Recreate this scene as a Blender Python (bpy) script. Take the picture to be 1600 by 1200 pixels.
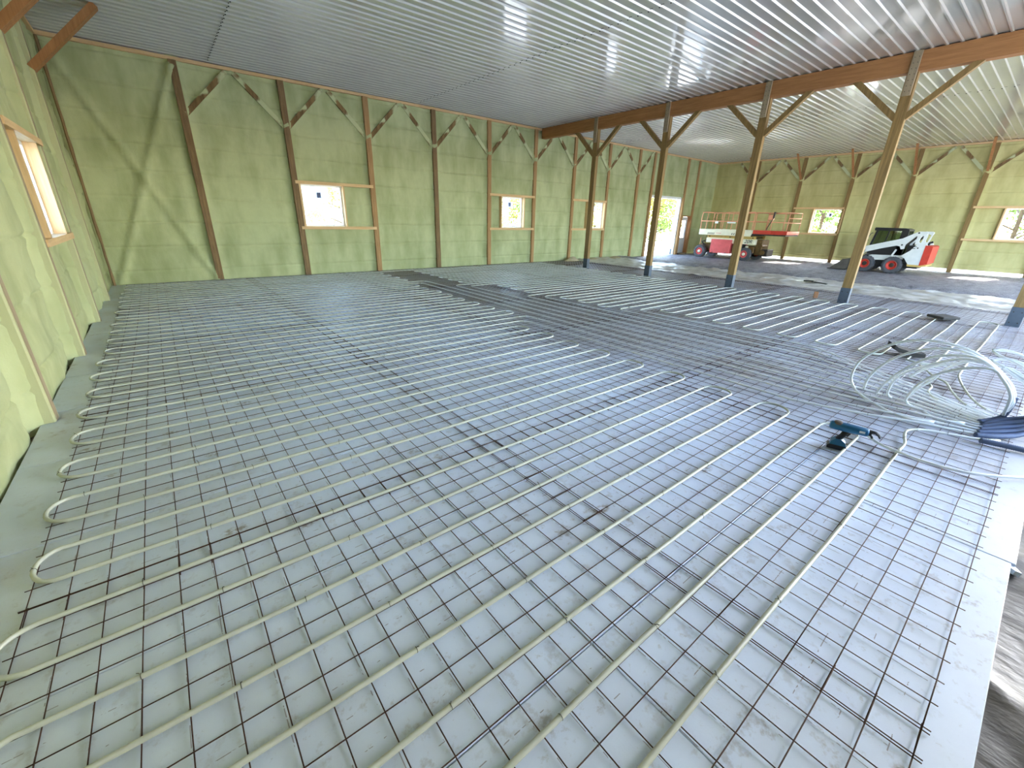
import bpy, math, random
from mathutils import Vector, Matrix, noise
random.seed(7)
for o in list(bpy.data.objects): bpy.data.objects.remove(o, do_unlink=True)
S = bpy.context.scene
COL = S.collection
EPS = 1e-6

# ------------------------------------------------------------------ camera, sky, sun, exposure
cam_d = bpy.data.cameras.new('camera'); cam = bpy.data.objects.new('camera', cam_d); COL.objects.link(cam)
cam.location = (0, 0, 1.885); cam.rotation_euler = (1.1949, -0.0228, -0.672)
cam_d.sensor_fit = 'HORIZONTAL'; cam_d.sensor_width = 36.0; cam_d.lens = 655.98 / 1600 * 36.0
cam_d.clip_start = 0.05; cam_d.clip_end = 500
S.camera = cam

SUN_DIR = Vector((-2.8, 0.55, -2.0)).normalized()
w = bpy.data.worlds.new('world'); S.world = w; w.use_nodes = True
nt = w.node_tree; nt.nodes.clear()
sky = nt.nodes.new('ShaderNodeTexSky'); sky.sky_type = 'NISHITA'; sky.sun_disc = False
sky.sun_elevation = math.asin(-SUN_DIR.z); sky.sun_rotation = math.atan2(-SUN_DIR.x, -SUN_DIR.y)
sky.air_density = 1.0; sky.dust_density = 1.0; sky.ozone_density = 1.6
bg = nt.nodes.new('ShaderNodeBackground'); bg.inputs['Strength'].default_value = 1.08
wo = nt.nodes.new('ShaderNodeOutputWorld')
nt.links.new(sky.outputs[0], bg.inputs[0]); nt.links.new(bg.outputs[0], wo.inputs[0])
sd = bpy.data.lights.new('sun', 'SUN'); sd.energy = 9.5; sd.angle = 0.009; sd.color = (1.0, 0.97, 0.93)
so = bpy.data.objects.new('sun', sd); COL.objects.link(so); so.rotation_euler = SUN_DIR.to_track_quat('-Z', 'Y').to_euler()

S.view_settings.view_transform = 'Standard'; S.view_settings.look = 'None'
S.view_settings.gamma = 1.0; S.view_settings.use_curve_mapping = False
S.view_settings.exposure = 1.53

# ------------------------------------------------------------------ room dimensions (metres)
XL, XR, YB, YF, H = -1.255, 29.11, 15.40, -2.95, 5.47
# unseen front wall door openings, added behind the camera to light the room: x0, x1, top
ADDED_FRONT_DOORS = [(5.7, 10.1, 4.7), (10.9, 15.3, 4.7), (16.2, 20.6, 4.7), (22.2, 26.6, 4.7)]

# ------------------------------------------------------------------ helpers
def tag(o, label=None, cat=None, group=None, kind=None):
    if label: o['label'] = label
    if cat: o['category'] = cat
    if group: o['group'] = group
    if kind: o['kind'] = kind
    return o
def empty(name, loc, label=None, cat=None, group=None, kind=None):
    o = bpy.data.objects.new(name, None); COL.objects.link(o); o.location = loc
    o.empty_display_size = 0.1
    return tag(o, label, cat, group, kind)
def link(name, me, parent=None, loc=(0, 0, 0), rot=None):
    o = bpy.data.objects.new(name, me); COL.objects.link(o); o.location = loc
    if rot: o.rotation_euler = rot
    if parent: o.parent = parent
    return o
class MB:
    """collects shapes in world (or local) coordinates; build() makes ONE mesh object"""
    def __init__(s): s.v = []; s.f = []
    def add(s, vs, fs):
        n = len(s.v); s.v += [tuple(p) for p in vs]; s.f += [tuple(i + n for i in f) for f in fs]; return s
    def box(s, x0, x1, y0, y1, z0, z1):
        return s.add([(x0,y0,z0),(x1,y0,z0),(x1,y1,z0),(x0,y1,z0),(x0,y0,z1),(x1,y0,z1),(x1,y1,z1),(x0,y1,z1)],
                     [(0,3,2,1),(4,5,6,7),(0,1,5,4),(1,2,6,5),(2,3,7,6),(3,0,4,7)])
    def bbox(s, x0, x1, y0, y1, z0, z1, b=0.006):
        """box with chamfered edges"""
        v = []; f = []
        def corner(cx, cy, cz, sx, sy, sz):
            i = len(v); v.extend([(cx + sx*b, cy, cz), (cx, cy + sy*b, cz), (cx, cy, cz + sz*b)]); return i
        c = {}
        for ix, (x, sx) in enumerate(((x0, 1), (x1, -1))):
            for iy, (y, sy) in enumerate(((y0, 1), (y1, -1))):
                for iz, (z, sz) in enumerate(((z0, 1), (z1, -1))):
                    # three verts: each lies on the face whose normal axis is k (inset along the other two axes)
                    i = len(v); v.extend([(x, y + sy*b, z + sz*b), (x + sx*b, y, z + sz*b), (x + sx*b, y + sy*b, z)])
                    c[ix, iy, iz] = i
        for ix in (0, 1): f.append([c[ix,0,0], c[ix,1,0], c[ix,1,1], c[ix,0,1]])
        for iy in (0, 1): f.append([c[0,iy,0]+1, c[1,iy,0]+1, c[1,iy,1]+1, c[0,iy,1]+1])
        for iz in (0, 1): f.append([c[0,0,iz]+2, c[1,0,iz]+2, c[1,1,iz]+2, c[0,1,iz]+2])
        for iy in (0, 1):
            for iz in (0, 1): f.append([c[0,iy,iz]+1, c[1,iy,iz]+1, c[1,iy,iz]+2, c[0,iy,iz]+2])
        for ix in (0, 1):
            for iz in (0, 1): f.append([c[ix,0,iz], c[ix,1,iz], c[ix,1,iz]+2, c[ix,0,iz]+2])
        for ix in (0, 1):
            for iy in (0, 1): f.append([c[ix,iy,0], c[ix,iy,1], c[ix,iy,1]+1, c[ix,iy,0]+1])
        for k in c.values(): f.append([k, k+1, k+2])
        ctr = Vector(((x0+x1)/2, (y0+y1)/2, (z0+z1)/2))
        for i, q in enumerate(f):
            a, b_, cc = (Vector(v[j]) for j in q[:3])
            m = sum((Vector(v[j]) for j in q), Vector()) / len(q)
            if (b_-a).cross(cc-a).dot(m-ctr) < 0: f[i] = q[::-1]
        return s.add(v, f)
    def bar(s, p0, p1, wd, ht, up=(0, 0, 1)):
        """rectangular bar from p0 to p1, wd sideways, ht along up"""
        p0 = Vector(p0); p1 = Vector(p1); d = (p1-p0).normalized(); up = Vector(up)
        sd_ = d.cross(up)
        if sd_.length < 1e-4: sd_ = d.cross(Vector((1, 0, 0)))
        sd_.normalize(); u = sd_.cross(d)
        a = sd_*wd/2; b = u*ht/2
        return s.add([p0-a-b, p0+a-b, p0+a+b, p0-a+b, p1-a-b, p1+a-b, p1+a+b, p1-a+b],
                     [(0,3,2,1),(4,5,6,7),(0,1,5,4),(1,2,6,5),(2,3,7,6),(3,0,4,7)][::1])
    def tube(s, pts, r, n=8, cap=True, rs=None):
        pts = [Vector(p) for p in pts]; m = len(pts)
        t = [((pts[min(i+1, m-1)] - pts[max(i-1, 0)]).normalized()) for i in range(m)]
        nrm = t[0].orthogonal().normalized()
        if abs(t[0].z) < 0.9: nrm = (Vector((0,0,1)) - t[0]*t[0].z).normalized()
        base = len(s.v)
        for i in range(m):
            nrm = (nrm - t[i]*nrm.dot(t[i])).normalized(); b = t[i].cross(nrm)
            rr = rs[i] if rs else r
            for k in range(n):
                a = 2*math.pi*(k+0.5)/n; s.v.append(tuple(pts[i] + (nrm*math.cos(a) + b*math.sin(a))*rr))
        for i in range(m-1):
            for k in range(n):
                a = base+i*n+k; b_ = base+i*n+(k+1) % n; s.f.append((a, b_, b_+n, a+n))
        if cap:
            s.f.append(tuple(base+k for k in range(n))[::-1]); s.f.append(tuple(base+(m-1)*n+k for k in range(n)))
        return s
    def cyl(s, p0, p1, r, n=12): return s.tube([p0, p1], r, n)
    def lathe(s, c, axis, prof, n=20):
        """prof = [(radius, offset along axis)], closed ring if first == last"""
        c = Vector(c); ax = Vector(axis).normalized(); u = ax.orthogonal().normalized(); w_ = ax.cross(u)
        base = len(s.v); m = len(prof)
        for k in range(n):
            a = 2*math.pi*k/n; d = u*math.cos(a)+w_*math.sin(a)
            for r, h in prof: s.v.append(tuple(c + d*r + ax*h))
        for k in range(n):
            k2 = (k+1) % n
            for i in range(m-1): s.f.append((base+k*m+i, base+k2*m+i, base+k2*m+i+1, base+k*m+i+1))
        return s
    def prism(s, poly, fn, a0, a1):
        """poly 2-D outline, fn(u, v, a) -> world, extruded a0..a1"""
        n = len(poly)
        vs = [fn(u, v, a0) for u, v in poly] + [fn(u, v, a1) for u, v in poly]
        fs = [tuple(range(n))[::-1], tuple(range(n, 2*n))] + [(i, (i+1) % n, (i+1) % n+n, i+n) for i in range(n)]
        return s.add(vs, fs)
    def mesh(s, name, mat, smooth=False, base=(0, 0, 0)):
        b = Vector(base)
        me = bpy.data.meshes.new(name); me.from_pydata([tuple(Vector(p)-b) for p in s.v], [], s.f); me.update()
        import bmesh
        bm = bmesh.new(); bm.from_mesh(me); bmesh.ops.recalc_face_normals(bm, faces=bm.faces); bm.to_mesh(me); bm.free()
        if mat: me.materials.append(mat)
        if smooth:
            for p in me.polygons: p.use_smooth = True
        return me
    def build(s, name, mat, parent=None, base=None, smooth=False, root=None):
        """root: the top empty whose location is subtracted (children share its frame)"""
        if root is None and parent is not None:
            root = parent
            while root.parent: root = root.parent
        if base is None: base = tuple(root.location) if root else (0, 0, 0)
        me = s.mesh(name, mat, smooth, base)
        return link(name, me, parent, (0, 0, 0) if parent else base)
def smooth_path(ctrl, step=0.05):
    """Catmull-Rom through ctrl"""
    P = [Vector(p) for p in ctrl]; P = [P[0]*2-P[1]] + P + [P[-1]*2-P[-2]]; out = []
    for i in range(1, len(P)-2):
        p0, p1, p2, p3 = P[i-1:i+3]; n = max(2, int((p2-p1).length/step))
        for k in range(n):
            t = k/n
            out.append(0.5*((2*p1) + (p2-p0)*t + (2*p0-5*p1+4*p2-p3)*t*t + (3*p1-p0-3*p2+p3)*t**3))
    out.append(P[-2]); return out

# ------------------------------------------------------------------ materials
def srgb(r, g, b):
    f = lambda c: (c/255/12.92 if c/255 <= 0.04045 else ((c/255+0.055)/1.055)**2.4)
    return (f(r), f(g), f(b), 1)
class NT:
    def __init__(s, name):
        s.m = bpy.data.materials.new(name); s.m.use_nodes = True; s.t = s.m.node_tree; s.N = s.t.nodes
        s.b = s.N['Principled BSDF']; s.out = s.N['Material Output']
    def n(s, typ, **kw):
        x = s.N.new(typ)
        for k, v in kw.items():
            if k in x.inputs: x.inputs[k].default_value = v
            else: setattr(x, k, v)
        return x
    def l(s, a, b): s.t.links.new(a, b)
    def coord(s, scale=(1, 1, 1), out='Object'):
        c = s.n('ShaderNodeTexCoord'); mp = s.n('ShaderNodeMapping'); mp.inputs['Scale'].default_value = scale
        s.l(c.outputs[out], mp.inputs[0]); return mp.outputs[0]
    def noise(s, vec, scale, detail=4, rough=0.55):
        x = s.n('ShaderNodeTexNoise'); x.inputs['Scale'].default_value = scale; x.inputs['Detail'].default_value = detail
        x.inputs['Roughness'].default_value = rough; s.l(vec, x.inputs['Vector']); return x.outputs[0]
    def ramp(s, fac, stops):
        r = s.n('ShaderNodeValToRGB'); e = r.color_ramp.elements
        while len(e) < len(stops): e.new(0.5)
        for el, (p, c) in zip(e, stops): el.position = p; el.color = c
        s.l(fac, r.inputs[0]); return r.outputs[0]
    def mix(s, fac, a, b, mode='MIX'):
        x = s.n('ShaderNodeMix', data_type='RGBA', blend_type=mode)
        for sock, val in ((x.inputs[0], fac), (x.inputs[6], a), (x.inputs[7], b)):
            if hasattr(val, 'is_linked'): s.l(val, sock)
            else: sock.default_value = val
        return x.outputs[2]
    def math(s, op, a, b=0.0, c=None):
        x = s.n('ShaderNodeMath', operation=op)
        for i, val in enumerate((a, b) + ((c,) if c is not None else ())):
            if hasattr(val, 'is_linked'): s.l(val, x.inputs[i])
            else: x.inputs[i].default_value = val
        return x.outputs[0]
    def bump(s, h, strength=0.3, dist=0.01):
        b = s.n('ShaderNodeBump'); b.inputs['Strength'].default_value = strength; b.inputs['Distance'].default_value = dist
        s.l(h, b.inputs['Height']); s.l(b.outputs[0], s.b.inputs['Normal'])
    def set(s, color=None, rough=None, metal=None, spec=None):
        if color is not None:
            if hasattr(color, 'is_linked'): s.l(color, s.b.inputs['Base Color'])
            else: s.b.inputs['Base Color'].default_value = color
        if rough is not None:
            if hasattr(rough, 'is_linked'): s.l(rough, s.b.inputs['Roughness'])
            else: s.b.inputs['Roughness'].default_value = rough
        if metal is not None: s.b.inputs['Metallic'].default_value = metal
        if spec is not None: s.b.inputs['Specular IOR Level'].default_value = spec
        return s.m
def plain(name, c, rough=0.5, metal=0.0, var=0.12, vs=6.0):
    t = NT(name); v = t.coord(); n = t.noise(v, vs, 3)
    d = tuple(x*(1-var) for x in c[:3]) + (1,); u = tuple(min(1, x*(1+var)) for x in c[:3]) + (1,)
    return t.set(t.ramp(n, [(0.3, d), (0.7, u)]), rough, metal)
def timber(name, dark, light, axis, knots=True):
    sc = [14, 14, 14]; sc[axis] = 0.9
    t = NT(name); v = t.coord(tuple(sc)); n = t.noise(v, 1.6, 6, 0.65)
    v2 = t.coord(); n2 = t.noise(v2, 1.3, 3)
    c = t.ramp(n, [(0.28, dark), (0.7, light)])
    c = t.mix(t.math('MULTIPLY', n2, 0.55), c, dark)
    t.bump(n, 0.25, 0.004)
    return t.set(c, 0.72)
def foam_mat(name, base, dark):
    t = NT(name); v = t.coord()
    n1 = t.noise(v, 0.55, 3); n2 = t.noise(v, 9.0, 5); n3 = t.noise(t.coord((1.7, 1.7, 0.55)), 1.5, 3); n4 = t.noise(v, 55, 3)
    f = t.math('ADD', t.math('MULTIPLY', n1, 0.45), t.math('MULTIPLY', n3, 0.55))
    c = t.ramp(f, [(0.36, dark), (0.58, base)])
    c = t.mix(t.math('MULTIPLY', n2, 0.35), c, dark)
    t.bump(t.math('ADD', t.math('MULTIPLY', n2, 0.7), t.math('MULTIPLY', n4, 0.5)), 0.5, 0.012)
    return t.set(c, 0.85, spec=0.25)

M = {}
M['foam'] = foam_mat('spray_foam', srgb(196, 201, 155), srgb(162, 168, 122))
M['foam_y'] = foam_mat('yellowed_spray_foam', srgb(206, 199, 142), srgb(178, 170, 114))  # same foam, the right wall's warm sun bounce painted into its colour
for ax, k in enumerate('xyz'):
    M['treated_'+k] = timber('treated_timber_'+k, srgb(104, 80, 52), srgb(164, 132, 88), ax)
    M['pine_'+k] = timber('pine_timber_'+k, srgb(206, 168, 118), srgb(238, 206, 158), ax)
    M['tan_'+k] = timber('tan_timber_'+k, srgb(150, 112, 70), srgb(200, 160, 110), ax)
    M['grey_'+k] = timber('weathered_timber_'+k, srgb(140, 122, 96), srgb(182, 164, 134), ax)
    M['lvl_'+k] = timber('beam_timber_'+k, srgb(150, 100, 58), srgb(192, 138, 86), ax)
    M['column_'+k] = timber('column_timber_'+k, srgb(112, 88, 48), srgb(172, 138, 84), ax)
def foamed_wood():
    t = NT('foam_flecked_timber'); v = t.coord(); n = t.noise(t.coord((1.5, 1.5, 1.5)), 1.1, 3)
    w1 = t.ramp(t.noise(t.coord((9, 9, 1)), 1.5, 4), [(0.3, srgb(104, 82, 54)), (0.7, srgb(150, 122, 82))])
    c = t.mix(t.ramp(n, [(0.45, (0, 0, 0, 1)), (0.52, (1, 1, 1, 1))]), w1, srgb(196, 200, 156))
    t.bump(t.noise(v, 12, 4), 0.4, 0.01)
    return t.set(c, 0.85, spec=0.25)
M['foamed'] = foamed_wood()
def foam_coat():
    t = NT('foam_coated_timber'); v = t.coord(); n = t.noise(t.coord((4, 4, 0.6)), 1.6, 5)
    c = t.mix(t.ramp(n, [(0.64, (0, 0, 0, 1)), (0.68, (1, 1, 1, 1))]), srgb(190, 190, 148), srgb(110, 86, 56))
    t.bump(t.noise(v, 10, 4), 0.4, 0.012)
    return t.set(c, 0.85, spec=0.25)
M['coat'] = foam_coat()
def steel_ceiling():
    t = NT('ribbed_ceiling_steel'); v = t.coord()
    n = t.noise(v, 0.7, 3); n2 = t.noise(t.coord((1, 8, 1)), 1.3, 3)
    c = t.ramp(n, [(0.3, srgb(198, 196, 189)), (0.7, srgb(210, 208, 200))])
    r = t.math('MULTIPLY_ADD', n2, 0.06, 0.31)
    t.b.inputs['Coat Weight'].default_value = 1.0; t.b.inputs['Coat Roughness'].default_value = 0.10; t.b.inputs['Coat IOR'].default_value = 1.6
    return t.set(c, r, 0.35)
M['steel'] = steel_ceiling()
def floor_foam():
    t = NT('white_foam_board'); c0 = t.n('ShaderNodeNewGeometry'); P = c0.outputs['Position']
    n1 = t.noise(P, 1.1, 5, 0.62); n2 = t.noise(P, 7.0, 6, 0.7); n3 = t.noise(P, 38, 3)
    base = t.mix(t.math('MULTIPLY', n3, 0.18), srgb(224, 236, 255), srgb(208, 220, 240))
    # broad mud film and smaller boot scuffs
    sx0 = t.n('ShaderNodeSeparateXYZ'); t.l(P, sx0.inputs[0])
    mr = t.n('ShaderNodeMapRange'); mr.inputs[1].default_value = 3.8; mr.inputs[2].default_value = 5.8; t.l(sx0.outputs[0], mr.inputs[0])
    walk = mr.outputs[0]                      # trodden mud, thicker towards the columns
    ml = t.n('ShaderNodeMapRange'); ml.inputs[1].default_value = 0.9; ml.inputs[2].default_value = -1.0; t.l(sx0.outputs[0], ml.inputs[0])
    dusty_vignette = ml.outputs[0]                      # foam-dusty film by the left wall, vignette darkening painted in
    film = t.ramp(n1, [(0.48, (0, 0, 0, 1)), (0.66, (1, 1, 1, 1))])
    scuf = t.ramp(n2, [(0.56, (0, 0, 0, 1)), (0.66, (1, 1, 1, 1))])
    c = t.mix(t.math('MULTIPLY', film, 0.16), base, srgb(176, 166, 150))
    c = t.mix(t.math('MULTIPLY', walk, t.math('MULTIPLY_ADD', n1, 1.0, 0.22)), c, srgb(146, 137, 128))
    c = t.mix(t.math('MULTIPLY', t.math('MULTIPLY', scuf, t.math('ADD', film, 0.5)), 0.42), c, srgb(128, 112, 94))
    c = t.mix(t.math('MULTIPLY', dusty_vignette, t.math('MULTIPLY_ADD', n1, 0.6, 0.10)), c, srgb(168, 162, 138))
    # boot prints: sparse oval smudges
    vo = t.n('ShaderNodeTexVoronoi'); vo.inputs['Scale'].default_value = 1.7; vo.inputs['Randomness'].default_value = 1.0
    mp = t.n('ShaderNodeMapping'); mp.inputs['Scale'].default_value = (1, 1.9, 0.0); mp.inputs['Rotation'].default_value = (0, 0, 0.5)
    t.l(P, mp.inputs[0]); t.l(mp.outputs[0], vo.inputs['Vector'])
    pr_ = t.ramp(vo.outputs['Distance'], [(0.09, (1, 1, 1, 1)), (0.15, (0, 0, 0, 1))])
    pr_ = t.math('MULTIPLY', pr_, t.ramp(t.noise(P, 30, 3), [(0.4, (0, 0, 0, 1)), (0.6, (1, 1, 1, 1))]))
    sel = t.n('ShaderNodeSeparateColor'); t.l(vo.outputs['Color'], sel.inputs[0])
    pr_ = t.math('MULTIPLY', pr_, t.math('GREATER_THAN', sel.outputs[0], 0.45))
    c = t.mix(t.math('MULTIPLY', pr_, 0.75), c, srgb(132, 116, 98))
    n5 = t.noise(P, 16, 5, 0.75); spk = t.ramp(n5, [(0.60, (0, 0, 0, 1)), (0.68, (1, 1, 1, 1))])
    c = t.mix(t.math('MULTIPLY', spk, 0.3), c, srgb(150, 136, 120))
    # rust prints left where the wires lay before
    sx = t.n('ShaderNodeSeparateXYZ'); t.l(P, sx.inputs[0])
    for i, (o_, thr) in enumerate(((0.055, 0.5), (0.045, 0.56))):
        wob = t.math('MULTIPLY', t.noise(P, 0.9, 2), 0.05)
        fr = t.math('FRACT', t.math('DIVIDE', t.math('ADD', t.math('ADD', sx.outputs[i], wob), o_+10*0.1524), 0.1524))
        ln = t.math('LESS_THAN', t.math('ABSOLUTE', t.math('SUBTRACT', fr, 0.5)), 0.013)
        sc = [6, 6, 1]; sc[1-i] = 3.0
        mp2 = t.n('ShaderNodeMapping'); mp2.inputs['Scale'].default_value = sc; t.l(P, mp2.inputs[0])
        msk = t.math('GREATER_THAN', t.noise(mp2.outputs[0], 1.6, 4, 0.7), thr+0.03)
        msk = t.math('MULTIPLY', msk, t.math('MULTIPLY', t.math('GREATER_THAN', sx.outputs[0], -0.85), t.math('GREATER_THAN', sx.outputs[1], -0.2)))
        c = t.mix(t.math('MULTIPLY', t.math('MULTIPLY', ln, msk), 0.6), c, srgb(92, 66, 56))
    t.bump(t.noise(P, 90, 3), 0.15, 0.003)
    return t.set(c, 0.42, spec=0.4)
M['board'] = floor_foam()
M['wire'] = plain('rusty_wire', srgb(72, 46, 38), 0.75, 0.3, 0.35, 20)
M['tie'] = plain('tie_wire', srgb(70, 66, 60), 0.5, 0.6)
def pex(name, c, d):
    t = NT(name); n = t.noise(t.coord(), 3, 3); col = t.ramp(n, [(0.3, d), (0.7, c)])
    t.b.inputs['Subsurface Weight'].default_value = 0.0
    return t.set(col, 0.38)
M['pipe'] = pex('cream_pipe', srgb(194, 196, 180), srgb(180, 181, 164))
M['pipe_w'] = pex('white_pipe', srgb(240, 243, 243), srgb(228, 233, 235))
M['sleeve'] = plain('blue_grey_sleeve', srgb(88, 102, 132), 0.5, 0, 0.15)
def dirt(name, a, b, sc, rough=0.95, bs=0.6, bd=0.02):
    t = NT(name); v = t.coord(); n = t.noise(v, sc, 6, 0.7); n2 = t.noise(v, sc*0.12, 3)
    c = t.ramp(t.math('ADD', t.math('MULTIPLY', n, 0.6), t.math('MULTIPLY', n2, 0.4)), [(0.35, a), (0.65, b)])
    t.bump(n, bs, bd); return t.set(c, rough)
M['earth'] = dirt('packed_earth', srgb(96, 84, 72), srgb(126, 112, 98), 6)
M['gravel'] = dirt('dark_gravel', srgb(84, 79, 80), srgb(186, 180, 182), 26, 0.5, 1.0, 0.06)
M['yard'] = dirt('sunny_yard', srgb(172, 170, 164), srgb(200, 198, 192), 2)
M['sand'] = dirt('pale_sand', srgb(176, 160, 128), srgb(206, 192, 160), 20)
def plastic(name, a, b, rough):
    t = NT(name); v = t.coord(); n = t.noise(v, 2.2, 5); t.bump(t.noise(t.coord((3, 1.2, 1)), 3, 4), 0.5, 0.03)
    return t.set(t.ramp(n, [(0.35, a), (0.65, b)]), rough)
M['film'] = plastic('dusty_plastic_film', srgb(168, 160, 148), srgb(208, 202, 194), 0.28)
M['film_d'] = plastic('grey_plastic_film', srgb(60, 56, 54), srgb(104, 98, 90), 0.45)
M['vinyl'] = plain('white_vinyl', srgb(238, 240, 240), 0.35, 0, 0.02)
for k_, c_ in (('sticker', (0.80, 0.84, 0.92, 1)), ('sticker_b', (0.30, 0.36, 0.55, 1))):
    t_ = NT(k_+'_translucent'); t_.N.remove(t_.b); a_ = t_.n('ShaderNodeBsdfTranslucent'); b_ = t_.n('ShaderNodeBsdfDiffuse'); x_ = t_.n('ShaderNodeMixShader')
    v_ = t_.ramp(t_.noise(t_.coord(), 40, 2), [(0.4, c_), (0.6, tuple(q*0.85 for q in c_[:3]) + (1,))])
    t_.l(v_, a_.inputs[0]); t_.l(v_, b_.inputs[0]); t_.l(a_.outputs[0], x_.inputs[1]); t_.l(b_.outputs[0], x_.inputs[2]); t_.l(x_.outputs[0], t_.out.inputs[0]); M[k_] = t_.m
M['bracket'] = plain('painted_bracket_steel', srgb(82, 92, 104), 0.5, 0.35, 0.1)
M['door'] = plain('grey_door_paint', srgb(196, 198, 202), 0.45, 0, 0.02)
M['black'] = plain('black_plastic', srgb(32, 31, 33), 0.45, 0, 0.1)
M['pad'] = plain('black_foam_pad', srgb(48, 44, 38), 0.85, 0, 0.15)
M['teal'] = plain('blue_tool_plastic', srgb(28, 100, 140), 0.38, 0, 0.08)
M['rubber'] = plain('dusty_tyre_rubber', srgb(80, 80, 84), 0.85, 0, 0.18)
M['red'] = plain('red_paint', srgb(206, 62, 46), 0.42, 0, 0.1)
M['faded_red'] = plain('faded_red_paint', srgb(226, 96, 96), 0.5, 0, 0.08)
M['rail'] = plain('faded_orange_rail', srgb(232, 158, 124), 0.5, 0, 0.08)
M['cream'] = plain('cream_machine_paint', srgb(236, 228, 200), 0.45, 0, 0.05)
M['yellow'] = plain('yellow_ochre_paint', srgb(222, 188, 106), 0.5, 0, 0.08)
M['white'] = plain('white_machine_paint', srgb(226, 226, 222), 0.38, 0, 0.05)
M['dark_steel'] = plain('worn_dark_steel', srgb(64, 58, 52), 0.55, 0.5, 0.2)
M['bucket'] = plain('worn_bucket_steel', srgb(112, 106, 100), 0.5, 0.6, 0.2)
M['greasy'] = plain('greasy_brown_steel', srgb(112, 84, 44), 0.5, 0.3, 0.25)
M['ink'] = plain('black_lettering', srgb(30, 30, 34), 0.5, 0, 0.02)
M['wood_block'] = timber('wood_block', srgb(150, 104, 70), srgb(184, 136, 98), 0)
def glass():
    t = NT('window_glass'); t.N.remove(t.b)
    tr = t.n('ShaderNodeBsdfTransparent'); gl = t.n('ShaderNodeBsdfGlossy'); gl.inputs['Roughness'].default_value = 0.02
    mx = t.n('ShaderNodeMixShader'); mx.inputs[0].default_value = 0.05; t.l(tr.outputs[0], mx.inputs[1]); t.l(gl.outputs[0], mx.inputs[2])
    t.l(mx.outputs[0], t.out.inputs[0]); return t.m
M['glass'] = glass()
def cab_glass():
    t = NT('tinted_cab_glass'); t.N.remove(t.b)
    tr = t.n('ShaderNodeBsdfTransparent'); tr.inputs[0].default_value = (0.55, 0.64, 0.56, 1)
    gl = t.n('ShaderNodeBsdfGlossy'); gl.inputs['Roughness'].default_value = 0.03
    mx = t.n('ShaderNodeMixShader'); mx.inputs[0].default_value = 0.08
    t.l(tr.outputs[0], mx.inputs[1]); t.l(gl.outputs[0], mx.inputs[2])
    t.l(mx.outputs[0], t.out.inputs[0]); return t.m
M['cab_glass'] = cab_glass()
def leaf(name, a, b):
    t = NT(name); n = t.noise(t.coord(), 1.6, 3); c = t.ramp(n, [(0.3, a), (0.7, b)])
    t.b.inputs['Transmission Weight'].default_value = 0.0
    return t.set(c, 0.6)
M['leaf_g'] = leaf('green_leaves', srgb(96, 128, 56), srgb(146, 170, 78))
M['leaf_y'] = leaf('yellow_green_leaves', srgb(164, 160, 62), srgb(206, 196, 88))
M['bark'] = plain('bark', srgb(92, 76, 60), 0.9, 0, 0.2)

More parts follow.
